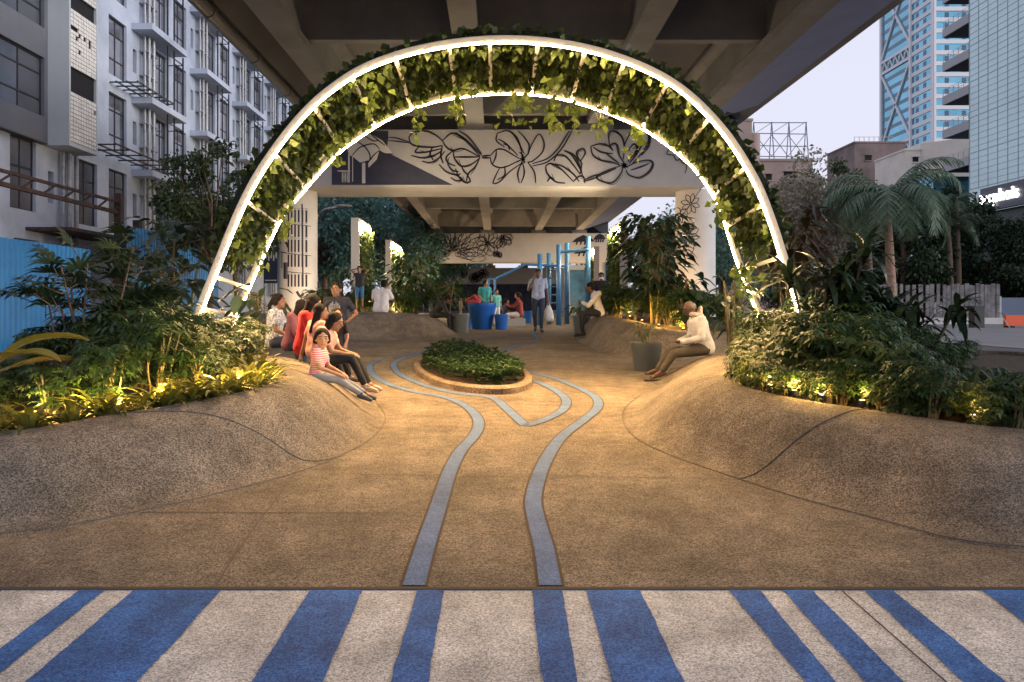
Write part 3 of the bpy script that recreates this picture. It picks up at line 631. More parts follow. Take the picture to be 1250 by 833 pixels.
# ---------------------------------------------------------------- buildings and street on the left
M['facade'] = mat('facade_plaster', (.42, .475, .58), .8, var=.24, vscale=.55, detail=12)
M['facadegrey'] = mat('facade_grey_panel', (.12, .13, .16), .6, var=.15, vscale=.7, detail=8)
M['framedark'] = mat('dark_window_frame', (.018, .02, .026), .5)
def glass(name, col, rough=.08, var=.3, vs=.35, met=0):
    m = mat(name, col, rough, met, var=var, vscale=vs, spec=.7); return m
M['glass'] = glass('office_glass', (.22, .23, .27), .06, .5, .3, .5)
M['void'] = mat('dark_opening', (.008, .008, .01), .9)
M['steel'] = mat('galvanised_pipe', (.33, .34, .36), .45, .5, var=.2, vscale=5)
M['rust'] = mat('rusty_steel', (.055, .032, .028), .85, var=.5, vscale=4)
def wall_yz(X, y0, y1, z0, z1, holes, depth, m, name, parent, inward=-1):
    """wall in the plane X with rectangular openings (ya, yb, za, zb) and their reveals"""
    Ys = sorted({y0, y1, *[h[0] for h in holes], *[h[1] for h in holes]}); Zs = sorted({z0, z1, *[h[2] for h in holes], *[h[3] for h in holes]})
    mb = MB()
    def hole(y, z): return any(h[0] < y < h[1] and h[2] < z < h[3] for h in holes)
    for a, b in zip(Ys[:-1], Ys[1:]):
        run = None
        for c, d in zip(Zs[:-1], Zs[1:]):
            if hole((a+b)/2, (c+d)/2):
                if run: mb.add([(X,a,run[0]),(X,b,run[0]),(X,b,run[1]),(X,a,run[1])], [(0,1,2,3)]); run = None
            else: run = (run[0], d) if run else (c, d)
        if run: mb.add([(X,a,run[0]),(X,b,run[0]),(X,b,run[1]),(X,a,run[1])], [(0,1,2,3)])
    x2 = X + inward * depth
    for a, b, c, d in holes:
        mb.add([(X,a,c),(X,b,c),(X,b,d),(X,a,d),(x2,a,c),(x2,b,c),(x2,b,d),(x2,a,d)], [(0,1,5,4),(1,2,6,5),(2,3,7,6),(3,0,4,7)])
    return mb.build(name, m, parent)
def window_yz(X, a, b, c, d, parent, nv=2, hz=(.3, .72), inward=-1, t=.06, gm=None):
    """dark framed window set back in its opening; the pane is its child"""
    x0 = X + inward * .12; mb = MB(); q = sorted((x0, x0 + inward * .06))
    mb.box(q[0], q[1], a, b, c, c + t); mb.box(q[0], q[1], a, b, d - t, d); mb.box(q[0], q[1], a, a + t, c + t, d - t); mb.box(q[0], q[1], b - t, b, c + t, d - t)
    for k in range(1, nv): y = a + (b - a) * k / nv; mb.box(q[0] + .004, q[1] - .004, y - t*.4, y + t*.4, c + t, d - t)
    for h in hz: z = c + (d - c) * h; mb.box(q[0] + .008, q[1] - .008, a + t, b - t, z - t*.5, z + t*.5)
    w = mb.build('window', M['framedark'], parent)
    xg = x0 + inward * .03; MB().add([(xg,a+.02,c+.02),(xg,b-.02,c+.02),(xg,b-.02,d-.02),(xg,a+.02,d-.02)], [(0,1,2,3)]).build('pane', gm or M['glass'], w)
    return w
ob = thing('office_building', 'long white office block with dark windows, balcony ledges and pipes behind the blue fence', 'building')
XF = -16.3; ROWB = [4.6, 7.85, 11.1, 14.4, 17.7, 21.0]; holes = []; wins = []
BAYS = [31.0 + 6.25 * k for k in range(7)]
for zb in ROWB:
    for y in BAYS:
        holes += [(y, y + 1.5, zb, zb + 2.5), (y + 2.05, y + 2.4, zb + .7, zb + 1.75), (y + 3.9, y + 5.5, zb - .45, zb + 2.45)]
        wins += [(y, y + 1.5, zb, zb + 2.5, 2, (.3, .72)), (y + 3.9, y + 5.5, zb - .45, zb + 2.45, 3, (.16, .75))]
holes += [(24.7, 26.1, 4.6, 7.1), (26.8, 27.15, 5.05, 6.2), (28.6, 30.1, 4.5, 7.05), (24.9, 26.3, 2.9, 3.6)]
wins += [(24.7, 26.1, 4.6, 7.1, 2, (.3, .6)), (28.6, 30.1, 4.5, 7.05, 2, (.35, .7))]
wall_yz(XF, 18, 78, -.1, 27, holes, .3, M['facade'], 'wall', ob)
MB().box(-30, XF - .31, 18, 78, -.1, 26.9).build('core', M['void'], ob)
for a, b, c, d, nv, hz in wins: window_yz(XF, a, b, c, d, ob, nv, hz)
for i, y in enumerate(BAYS):
    for zb in ROWB:
        mb = MB().box(XF + .003, XF + .95, y + 1.9, y + 5.6, zb - .75, zb - .47); mb.build('balcony_ledge', M['facade'], ob)
    pb = MB()
    for k, q in enumerate((2.65, 2.85, 3.1, 3.3, 3.6)): pb.tube([(XF + .25 + .1 * (k % 2), y + q, 2), (XF + .25 + .1 * (k % 2), y + q, 24)], .055 + .02 * (k % 2), 8)
    for z in np.arange(3, 24, 1.1): pb.box(XF + .02, XF + .4, y + 2.6, y + 3.65, z, z + .04)
    pb.build('pipe_stack', M['steel'], ob)
    for zb in ROWB:      # dark metal cage in front of the tall window
        cg = MB()
        for yy in (y + 3.85, y + 4.55, y + 5.55): cg.box(XF + .72, XF + .78, yy, yy + .06, zb - .46, zb + 2.5 if zb < 20 else zb + 2.4)
        for zz in (zb + 2.1,): cg.box(XF + .73, XF + .77, y + 3.92, y + 5.54, zz, zz + .05)
        cg.box(XF + .01, XF + .72, y + 5.56, y + 5.6, zb + 2.1, zb + 2.14); cg.build('balcony_cage', M['framedark'], ob)
pb = MB()
for k, q in enumerate((27.4, 27.6, 27.8, 28.05, 28.25)): pb.tube([(XF + .2 + .12 * (k % 2), q, 3.6), (XF + .2 + .12 * (k % 2), q, 7.0)], .06 + .02 * (k % 2), 8)
pb.build('pipe_stack', M['steel'], ob)
# projecting bay with a lattice of white blocks
pbx = MB().box(XF + .003, -15.3, 26.4, 26.5, 7.05, 27); pbx.box(XF + .003, -15.3, 28.2, 28.3, 7.05, 27); pbx.box(XF + .003, -15.3, 26.5, 28.2, 7.05, 7.2)
pbx.build('projecting_bay', mat('bay_plaster', (.42, .46, .50), .8, var=.08, vscale=.8, detail=8), ob)
lt_ = MB(); lk = MB(); rr = random.Random(4)
NX, NZ = 10, 130
MB().box(-15.45, -15.40, 26.5, 28.2, 7.2, 27).build('lattice_backing', M['void'], ob)
for i in range(NX):
    for j in range(NZ):
        z = 7.22 + j * .15; y = 26.5 + 1.7 * i / NX
        if 9.0 < z < 9.85 or 12.0 < z < 12.5 or (10.9 < z < 11.3 and rr.random() < .35) or rr.random() < .006: continue
        lt_.box(-15.36, -15.31 + .01 * rr.random(), y + .012, y + 1.7 / NX - .012, z + .010, z + .138)
lt_.build('block_lattice', mat('white_glass_blocks', (.66, .64, .60), .35, var=.15, vscale=2), ob)
# grey clad corner
holes2 = [(18.5, 22.0, 8.0, 10.1), (22.4, 26.2, 8.0, 10.1), (18.5, 22.0, 11.15, 13.4), (22.4, 26.2, 11.15, 13.4)]
wall_yz(XF + .24, 18, 26.38, 7.1, 27, holes2, .3, M['facadegrey'], 'grey_cladding', ob)
for h in holes2: window_yz(XF + .24, *h, ob, 3, (.28, .72), gm=glass('dark_office_glass', (.13, .14, .17), .08, met=.4))
MB().box(XF + .002, XF + .24, 18, 26.38, 7.06, 7.098).build('cladding_sill', M['framedark'], ob)
# rusty canopy brackets and a thin awning
for (ya, yb, z, out) in ((28.6, 35, 7.6, 1.5), (31, 34.5, 10.75, 1.2)):
    mb = MB(); 
    for x in (.3, .75, out): mb.obox((XF + x, ya, z), (XF + x, yb, z), .05, .05)
    for y in np.linspace(ya + .05, yb - .05, 7): mb.obox((XF + .01, y, z - .03), (XF + out, y, z - .03), .05, .05)
    mb.build('canopy_frame', M['rust'] if z < 9 else M['framedark'], ob)
MB().box(XF + .01, XF + 1.6, 25.5, 31, 3.9, 4.02).build('awning', M['rust'], ob)
# corrugated fences
M['bluefence'] = mat('blue_corrugated_sheet', (.02, .21, .50), .45, var=.15, vscale=1.2, detail=7)
def corrugated(name, label, x0, y0, x1, y1, zb, zt, pitch=.22):
    t = thing(name, label, 'fence'); L = math.hypot(x1 - x0, y1 - y0); n = int(L / pitch); ux, uy = (x1 - x0) / L, (y1 - y0) / L; mb = MB(); pr = []
    for i in range(n):
        for s, o in ((0, 0), (.35, 0), (.5, .045), (.85, .045)): pr.append(((i + s) * pitch, o))
    for s, o in pr:
        for z in (zb, zt): mb.v.append((x0 + ux*s + uy*o, y0 + uy*s - ux*o, z))
    mb.f = [(2*i, 2*i+2, 2*i+3, 2*i+1) for i in range(len(pr) - 1)]
    mb.build('sheet', M['bluefence'], t)
    b = MB()
    for k in range(int(L / 2.4) + 1):
        s = k * 2.4 + .1; b.tube([(x0 + ux*s - uy*.1, y0 + uy*s + ux*.1, -.05), (x0 + ux*s - uy*.1, y0 + uy*s + ux*.1, zt - .05)], .04, 8)
    b.build('support_posts', M['rust'], t); return t
corrugated('corrugated_fence', 'long blue corrugated sheet fence behind the left planting', -13, 13, -13, 23.6, -.03, 3.08)
corrugated('corrugated_fence', 'taller shorter stretch of blue corrugated fence beyond the rusty post', -13, 25.9, -12.6, 33.5, -.03, 4.1)
g = thing('steel_gantry', 'rusty brown steel truss gantry on a post over the blue fence', 'gantry')
mb = MB(); mb.obox((-13.5, 14, 4.95), (-13.5, 26.6, 5.0), .09, .09); mb.obox((-13.5, 14, 4.6), (-13.5, 26.6, 4.62), .12, .12)
for k in range(12): y = 15 + k; mb.obox((-13.5, y, 4.65), (-13.5, y + .5, 4.93), .05, .05)
mb.build('truss', M['rust'], g); MB().box(-13.62, -13.38, 26.25, 26.5, -.03, 5.3).build('post', M['rust'], g)
MB().box(-13.62, -13.38, 27.6, 27.84, -.03, 4.5).build('post', M['rust'], g)
# ---------------------------------------------------------------- right-hand skyline
M['tealglass'] = glass('teal_glass', (.16, .42, .56), .12, .2, .08, .7)
M['skyglass'] = glass('pale_curtain_glass', (.40, .52, .55), .15, .10, .15, .45)
M['band'] = mat('white_band', (.66, .66, .70), .6)
tw = thing('glass_tower', 'tall teal glass tower with white bands and crossed bracing on the right', 'skyscraper')
XT = 140; Y0, YM, Y1 = 236, 248.5, 268; ZT = 150
MB().box(XT, XT + 30, Y0, Y1, -.03, ZT).build('glazed_shaft', M['tealglass'], tw)
mb = MB(); 
for k in range(42):
    z = 1.5 + k * 3.5
    mb.box(XT - .25, XT - .003, Y0, YM, z, z + 1.35); mb.box(XT - .25, XT + 30.2, Y0 - .25, Y0 - .003, z, z + 1.35)
mb.build('floor_bands', M['band'], tw)
dk = MB(); rr = random.Random(9)
for k in range(42):
    z = 1.5 + k * 3.5 + 1.5
    for (y) in (240.2, 244.5): dk.box(XT - .06, XT - .004, y, y + 1.6, z, z + 1.5)
    for x in (3.5, 9, 12, 18, 24): dk.box(XT + x, XT + x + 1.3, Y0 - .06, Y0 - .004, z, z + 1.6)
dk.build('open_casements', mat('casement_shade', (.05, .10, .16), .3), tw)
mb = MB(); XB = XT - .3
for y in (Y0, YM + .2, Y1 - .3): mb.box(XB - .4, XB + .25, y - .5, y + .5, 0, ZT)
mb.box(XT - .3, XT + .4, Y0 - .7, Y0 - .2, 0, ZT)
for k in range(5):
    za, zb_ = 2 + k * 31.5 - 6, 2 + k * 31.5 + 20; ym = (YM + Y1) / 2
    zm = (za + zb_) / 2
    for (ya, zA, yb, zB_) in ((YM + .5, za, Y1 - .5, zb_), (YM + .5, zb_, Y1 - .5, za)): mb.obox((XB, ya, zA), (XB, yb, zB_), .7, .5, (1, 0, 0))
    for z in (zb_ + .6, zb_ + 4.6): mb.box(XB - .2, XB + .2, YM, Y1, z - .5, z + .5)
    for j in range(5):
        ya = YM + 1 + (Y1 - YM - 2) * j / 5; yb = ya + (Y1 - YM - 2) / 5; mb.obox((XB, ya, zb_ + 1), (XB, (ya+yb)/2, zb_ + 4.2), .35, .35, (1,0,0)); mb.obox((XB, (ya+yb)/2, zb_ + 4.2), (XB, yb, zb_ + 1), .35, .35, (1,0,0))
mb.build('cross_bracing', M['band'], tw)
db = MB()
for k in range(42):
    z = 1.5 + k * 3.5; db.box(XT - .1, XT - .004, YM + .3, Y1 - .3, z, z + 1.2)
db.build('dark_spandrels', mat('teal_spandrel', (.07, .17, .24), .3), tw)
# near curtain-wall block with balconies and sign
cb = thing('curtain_wall_building', 'pale glass curtain wall building with balcony slabs and lit sign at the right edge', 'building')
XG = 50; YA, YB = 50, 78
MB().box(XG, XG + 30, YA, YB, 10.9, 60).build('glass_volume', M['skyglass'], cb)
MB().box(XG + .5, XG + 29, YA, YB - .3, -.03, 10.89).build('ground_storeys', mat('dark_podium', (.05, .055, .06), .5), cb)
mb = MB()
for k in range(9 * 6): z = 13.6 + k * .63; mb.box(XG - .03, XG - .002, YA, YB, z, z + (.03 if k % 6 else .09))
for k in range(20): y = YB - .1 - k * 1.45; mb.box(XG - .035, XG - .001, y - .018, y + .018, 13.5, 60)
mb.build('mullions', mat('mullion', (.30, .40, .44), .4), cb)
MB().box(XG - .25, XG - .004, YA, YB - 2.2, 11.0, 13.35).build('sign_band', mat('sign_band_navy', (.03, .035, .06), .4), cb)
tcu = bpy.data.curves.new('sign_lettering', 'FONT'); tcu.body = 'tecphois'; tcu.size = 1.75; tcu.extrude = .08; tcu.space_character = .98
tmp = bpy.data.objects.new('sign_text', tcu); COL.objects.link(tmp); dg = bpy.context.evaluated_depsgraph_get(); dg.update()
tme = bpy.data.meshes.new_from_object(tmp.evaluated_get(dg)); bpy.data.objects.remove(tmp); tme.transform(Matrix(((0, 0, -1, XG - .36), (-1, 0, 0, 75.9), (0, 1, 0, 11.75), (0, 0, 0, 1))))
tme.materials.clear(); link('sign_lettering', tme, emis('sign_white', (1, .98, .95), 1.6), cb)
bd = mat('balcony_concrete', (.34, .34, .36), .7); rl = M['steel']
for k in range(9):
    z = 16.3 + k * 3.77
    b = MB().box(XG - .05, XG + 6, YB + .002, YB + 4.6, z, z + .95).build('balcony', bd, cb)
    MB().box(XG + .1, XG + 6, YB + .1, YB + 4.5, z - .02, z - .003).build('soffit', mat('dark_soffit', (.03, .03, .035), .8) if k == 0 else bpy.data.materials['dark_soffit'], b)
    r_ = MB()
    for y in np.linspace(YB + .1, YB + 4.5, 6): r_.box(XG + .02, XG + .06, y, y + .04, z + .95, z + 1.75)
    for zz in (1.25, 1.5, 1.72): r_.box(XG + .025, XG + .055, YB + .1, YB + 4.5, z + zz, z + zz + .03)
    r_.build('railing', rl, b)
MB().box(XG - 1.0, XG + 20, YB + 4.7, YB + 14, 7, 15.9).build('glass_podium', M['tealglass'], cb)
mb = MB()
for k in range(8): mb.box(XG - 1.04, XG - 1.002, YB + 4.7, YB + 14, 9 + k * .9, 9.08 + k * .9)
mb.build('podium_mullions', bpy.data.materials['mullion'], cb)
# cream flats, brown blocks, billboard frame
def block(name, label, cat, px0, px1, pyt, Y, depth, m, winspec=None, ground=-.03, roofm=None):
    a, b = at(px0, pyt, Y), at(px1, pyt, Y); t = thing(name, label, cat)
    MB().box(a.x, b.x, Y, Y + depth, ground, a.z).build('wall', m, t)
    MB().box(a.x - .15, b.x + .15, Y - .15, Y + depth + .15, a.z + .002, a.z + .4).build('roof', roofm or m, t)
    if winspec:
        for (wx0, wy0, wx1, wy1) in winspec:
            p, q = at(wx0, wy0, Y), at(wx1, wy1, Y)
            f = MB().box(p.x - .12, q.x + .12, Y - .25, Y - .003, q.z - .25, q.z - .02); f.box(p.x - .12, q.x + .12, Y - .45, Y - .003, p.z + .02, p.z + .14)
            w = f.build('window', m, t); MB().box(p.x, q.x, Y - .05, Y - .004, q.z, p.z).build('pane', M['void'], w)
    return t
cream = mat('cream_render', (.58, .54, .48), .8, var=.1, vscale=.3, detail=8); brown = mat('brown_stained_render', (.17, .13, .125), .9, var=.35, vscale=.25, detail=9)
pink = mat('dusty_pink_render', (.34, .26, .23), .9, var=.2, vscale=.25, detail=9)
fl = block('apartment_block', 'cream apartment block with small dark windows below the glass tower', 'building', 1105, 1124, 184, 150, 12, cream, [(1114,192,1121,198),(1114,204,1121,211),(1114,216,1121,222)])
fx = at(1124, 0, 150).x
def crm(y0, y1, z): return 0
wv = MB(); wv.v = [(fx, 150.2, -.03), (fx + 22, 128, -.03), (fx + 22, 160, -.03), (fx, 161, -.03), (fx, 150.2, 34.5), (fx + 22, 128, 34.5), (fx + 22, 160, 34.5), (fx, 161, 34.5)]
wv.f = [(0,1,5,4), (1,2,6,5), (2,3,7,6), (3,0,4,7), (4,5,6,7)]; wv.build('wing', cream, fl)
for fz in (30.5, 26.8, 23.1):
    for s in (.3, .72):
        p = Vector((fx + 22 * s, 150.2 - 22.2 * s, fz)); u = Vector((22, -22.2, 0)).normalized(); nn = Vector((-u.y, u.x, 0)) * -1; nn = Vector((-.71, -.70, 0))
        w = MB().obox(p + nn * .1 + Vector((0,0,1.1)), p + u * 2.2 + nn * .1 + Vector((0,0,1.1)), .5, .15).build('window', cream, fl)
        MB().obox(p + nn * .03, p + u * 2.0 + nn * .03, .08, 1.9).build('pane', M['void'], w)
    q = Vector((fx, 150.2, fz - 1.6)); MB().obox(q + Vector((-.1, -.1, 0)), q + Vector((22, -22.2, 0)) + Vector((-.1, -.1, 0)), .12, .16).build('floor_line', brown, fl)
bb = block('brown_building', 'dark brown stained block with rooftop rails in front of the glass tower', 'building', 1043, 1106, 175, 170, 14, brown, [(1056,190,1064,196)])
mb = MB()
for px in range(1043, 1092, 6): p = at(px, 175, 171); mb.box(p.x - .05, p.x + .05, 171, 171.1, p.z, p.z + 1.5)
p, q = at(1043, 175, 171), at(1090, 175, 171); mb.box(p.x, q.x, 171.02, 171.08, p.z + 1.4, p.z + 1.5); mb.build('roof_railing', M['steel'], bb)
b2 = block('pink_building', 'dusty pink flat roofed building under the billboard frame', 'building', 918, 992, 197, 120, 15, pink, [(957,210,972,218),(935,213,942,220)])
b3 = block('stair_tower_building', 'pale brown stair tower block beside the billboard frame near the arch', 'building', 895, 918, 148, 118, 8, pink)
cyl = MB(); c0 = at(924, 160, 118); cyl.lathe([(1.5, -.03), (1.5, c0.z), (1.2, c0.z + .1)], 20, (c0.x, 121, 0)); smooth_angle(cyl.build('round_stair', pink, b3))
bf = thing('billboard_frame', 'empty steel billboard lattice standing on the pink roof', 'billboard frame'); mb = MB()
def L3(a, b, r=.08): mb.tube([at(*a), at(*b)], r, 5)
for y in (150, 163, 178, 191): L3((920, y, 125), (985, y + (1 if y > 150 else 0), 125))
for x in (920, 942, 963, 984): L3((x, 149, 125), (x - 3, 195, 125)); L3((x, 149, 125), (x + 3, 195, 129))
for x in (922, 942, 962): L3((x, 191, 125), (x + 20, 165, 125), .06); L3((x, 165, 125), (x + 20, 191, 125), .06); L3((x, 163, 125), (x + 20, 150, 125), .05)
mb.build('lattice', mat('billboard_steel', (.13, .15, .22), .6), bf)
# plank fence, kerb and roadside on the right
pf = thing('plank_fence', 'weathered grey vertical plank fence on a low kerb wall at the right roadside', 'fence')
MB().box(17, 45, 55, 55.5, -.03, .45).build('kerb_wall', M['white'], pf)
rr = random.Random(2); pa = [MB() for _ in range(1)]
x = 26.0
while x < 37.4:
    w = rr.uniform(.2, .34); pa[0].box(x, x + w, 55.1 + rr.uniform(0, .06), 55.2, .45, 2.95 + rr.uniform(-.1, .08)); x += w + rr.choice([.03, .05, .12, .2])
pa[0].build('planks', mat('weathered_planks', (.17, .165, .17), .9, var=.6, vscale=1.6, detail=9, coord='Object'), pf)
MB().box(26, 37.4, 55.24, 55.3, 1.9, 2.1).build('rail', M['bark'], pf)
bn = thing('litter_bin', 'dark upright bin beside the grey plank fence', 'bin', (at(1192, 395, 45).x, 45, -.03))
MB().box(-.3, .3, -.3, .3, 0, 1.25).build('body', mat('bin_dark', (.03, .03, .035), .6), bn); MB().box(-.33, .33, -.33, .33, 1.253, 1.36).build('lid', bpy.data.materials['bin_dark'], bn)
gb = thing('blue_grey_hoarding', 'plain blue grey hoarding panel right of the plank fence', 'hoarding'); MB().box(37.7, 40.5, 55.2, 55.35, .3, 1.95).build('panel', mat('hoarding_blue_grey', (.12, .16, .23), .7), gb)
MB().box(37.6, 37.75, 55.1, 55.5, -.03, 2.05).build('post', M['steel'], gb)
ba = thing('road_barrier', 'orange plastic road barrier at the right edge of the street', 'barrier'); p = at(1240, 395, 45)
MB().box(p.x - .6, p.x + 2.5, 45, 45.25, .1, .75).build('board', mat('orange_plastic', (.65, .08, .02), .5), ba); b = MB(); b.box(p.x - .4, p.x - .2, 44.8, 45.5, -.03, .1); b.box(p.x + 1.6, p.x + 1.8, 44.8, 45.5, -.03, .1); b.build('feet', M['void'], ba)
ba2 = MB(); ba2.obox((p.x - 1.0, 45.1, 1.0), (p.x - .5, 44.8, .0), .12, .06); ba2.build('white_stay', M['whitemetal'], ba)
rd = MB().box(16, 70, 22, 54, -.02, -.012).build('street', mat('pale_road', (.16, .16, .17), .9, var=.2, vscale=.4), None); tag(rd, kind='structure')
# left side banner, street lamps
bn2 = thing('navy_banner', 'navy blue banner with white marks beside the painted left column', 'banner'); p, q = at(322, 305, 30), at(339, 346, 30)
MB().box(p.x, q.x, 30, 30.06, q.z, p.z).build('sheet', M['navy'], bn2); mb = MB()
for k in range(5): x = p.x + .08 + k * .1; mb.box(x, x + .05, 29.985, 29.998, p.z - .35 - .1 * (k % 2), p.z - .08)
mb.box(p.x + .05, q.x - .05, 29.985, 29.998, q.z + .1, q.z + .14); mb.build('white_marks', M['white'], bn2)
b = MB()
for x in (p.x, q.x): b.tube([(x, 30.1, -.03), (x, 30.1, p.z + .1)], .04, 8)
b.build('posts', M['steel'], bn2)
def street_lamp(label, px, Y, ytop, armpx, army):
    a = at(px, ytop, Y); t = thing('street_lamp', label, 'street lamp', (a.x, Y, -.03)); h = a.z + .03; e = at(armpx, army, Y); dx = e.x - a.x; dz = e.z - a.z
    mb = MB(); mb.tube([(0,0,0),(0,0,h*.5),(0,0,h-.5),(.08,0,h-.15),(.3,0,h)], [.11,.095,.08,.075,.07], 10); mb.build('pole', M['steel'], t, True)
    mb = MB(); mb.tube([(.3,0,h),(dx*.5,0,h+dz*.65),(dx,0,h+dz)], .05, 8); mb.build('arm', M['steel'], t, True)
    MB().ball((dx + .3, 0, h + dz + .02), (.45, .14, .07), 12, 6).build('lamp_head', M['steel'], t, True)
street_lamp('pale street lamp with curved arm left of the murals under the bridge', 381, 36, 262, 412, 252)
street_lamp('thin far street lamp between the two green panels', 466, 60, 300, 474, 297)
# ---------------------------------------------------------------- trees and planting
def limb_set(mb, base, tips, r0):
    for t in tips:
        b = Vector(base); t = Vector(t); m = b.lerp(t, .5) + Vector((random.uniform(-.1,.1), random.uniform(-.1,.1), .1)) * (t - b).length; mb.tube([b, m, t], [r0, r0*.6, r0*.2], 6)
TREES = {}
def tree_proto(kind, m, seed, h, r, rz, n, ls, lw=.55, clumps=26, trunk=.12, zs=.8):
    """a tree of total height h: tapered trunk with limbs, crown of leaf clumps of radius r about z = h - rz"""
    global RNG
    RNG = np.random.default_rng(seed); random.seed(seed)
    t = thing('tree', kind, 'tree'); cz = h - rz; mb = MB()
    mb.tube([(0,0,-.1),(.03*h*.2,0,h*.2),(0,.02*h,h*.45),(.02,0,cz)], [trunk*1.3, trunk, trunk*.8, trunk*.45], 9)
    cc = []
    for k in range(clumps):
        d = rdir(1)[0]; u = (.35 + .65 * random.random() ** .5); cc.append(np.array([d[0]*r*u, d[1]*r*u, cz + d[2]*rz*u]))
    limb_set(mb, (0, .01*h, h*.42), [tuple(c) for c in cc[::2]], trunk * .45); mb.build('trunk', M['bark'], t, True)
    per = n // clumps; P = []
    for c in cc:
        s = r * random.uniform(.2, .42); p = RNG.normal(size=(per, 3)); p /= np.linalg.norm(p, axis=1, keepdims=True); p *= (RNG.random((per, 1)) ** .45) * s; p[:, 2] *= zs; P.append(p + c)
    P = np.concatenate(P); k = len(P); D = rdir(k, -.25); S = ls * (.6 + .8 * rs(k))
    leaves('crown', P, D, rdir(k, .6), S, S * lw, m, t); return t
def put(t, px, Y, pyb=None, z=-.03, rz=0, s=1, label=None, group=None, first=False):
    x = (px - CX) * Y / FPX
    if first:
        t.location = (x, Y, z); t.rotation_euler = (0, 0, rz); t.scale = (s,) * 3
        if label: t['label'] = label
        if group: t['group'] = group
        return t
    return copy_tree(t, (x, Y, z), rz, s, label, group)
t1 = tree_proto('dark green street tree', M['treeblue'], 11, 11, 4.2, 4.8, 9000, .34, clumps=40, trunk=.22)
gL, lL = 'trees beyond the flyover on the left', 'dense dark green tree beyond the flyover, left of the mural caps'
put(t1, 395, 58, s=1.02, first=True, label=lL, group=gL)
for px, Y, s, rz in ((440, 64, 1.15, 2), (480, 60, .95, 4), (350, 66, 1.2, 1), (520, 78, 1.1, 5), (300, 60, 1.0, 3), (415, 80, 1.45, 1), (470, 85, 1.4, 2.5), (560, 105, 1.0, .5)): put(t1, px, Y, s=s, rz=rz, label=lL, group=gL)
gR, lR = 'trees beyond the flyover on the right', 'dense dark green tree beyond the flyover, right of the painted column'
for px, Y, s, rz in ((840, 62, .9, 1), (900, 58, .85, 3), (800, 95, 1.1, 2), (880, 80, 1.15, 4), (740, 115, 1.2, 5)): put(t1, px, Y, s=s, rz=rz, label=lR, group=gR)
t2 = tree_proto('small grey green tree in front of the white office block, left of the arch', M['tree'], 5, 6.6, 1.65, 1.9, 5200, .17, clumps=34, trunk=.1); put(t2, 256, 24, first=True)
put(t2, 290, 27, s=.95, rz=2, label='small tree half hidden behind the left side of the arch')
t3 = tree_proto('dusty brown green tree in front of the pink building', M['treebrown'], 21, 10.5, 3.3, 3.2, 8000, .26, clumps=44, trunk=.16); put(t3, 1000, 46, first=True)
put(t3, 955, 44, s=.8, rz=2.2, label='lower dusty tree against the right side of the arch')
t4 = tree_proto('open dark topped tree', M['tree'], 31, 12, 2.2, 3.0, 3200, .24, clumps=22, trunk=.14); put(t4, 1012, 50, s=.98, first=True, label='open crowned tree standing above the dusty tree, tallest of that clump')
t5 = tree_proto('dark roadside tree', M['dark'], 41, 10, 3.4, 4.2, 8500, .3, clumps=40, trunk=.2)
g5, l5 = 'dark trees behind the plank fence', 'dark green tree with bare trunk behind the plank fence, below the glass building'
put(t5, 1130, 62, s=1.15, first=True, label=l5, group=g5)
for px, Y, s, rz in ((1170, 66, 1.2, 1), (1212, 60, .95, 2), (1262, 58, .9, 3), (1290, 60, 1, 4), (1060, 75, .9, 5), (1100, 58, 1.08, 4.4), (1050, 61, 1.0, .7), (1000, 80, .9, 2), (950, 70, .8, 1)): put(t5, px, Y, s=s, rz=rz, label=l5, group=g5)
# palms
def frond(mb, length, elev, az, droop, width, nl=32, rr=random):
    pts = []; p = Vector((0,0,0)); e = elev
    for k in range(9):
        pts.append(p.copy()); p = p + Vector((math.cos(e)*math.cos(az), math.cos(e)*math.sin(az), math.sin(e))) * length / 8; e -= droop / 8 * (.5 + k * .18)
    V, F = [], []
    for k in range(nl * 2):
        s = .12 + .88 * (k // 2) / nl; i = min(int(s * 8), 7); f = s * 8 - i; q = pts[i].lerp(pts[i + 1], min(f, 1)); d = (pts[i + 1] - pts[i]).normalized()
        side = d.cross(Vector((0, 0, 1))); side.normalize(); side *= 1 if k % 2 else -1
        l = width * (math.sin(math.pi * min(1, s * .92 + .08)) ** .6) * rr.uniform(.8, 1.1); dd = (side * .8 + d * .55 + Vector((0, 0, -.35 * rr.uniform(.6, 1.6)))).normalized(); w = d * .022 * length / 2.5
        m = q + dd * l * .5; t = q + dd * l + Vector((0, 0, -.22 * l)); n = len(mb.v); mb.v += [tuple(q - w), tuple(q + w), tuple(m + w), tuple(m - w), tuple(t)]; mb.f += [(n, n+1, n+2, n+3), (n+3, n+2, n+4)]
    st = MB(); st.tube(pts, [.03, .028, .025, .022, .02, .017, .014, .011, .008], 5); n = len(mb.v); mb.v += st.v; mb.f += [tuple(i + n for i in f) for f in st.f]
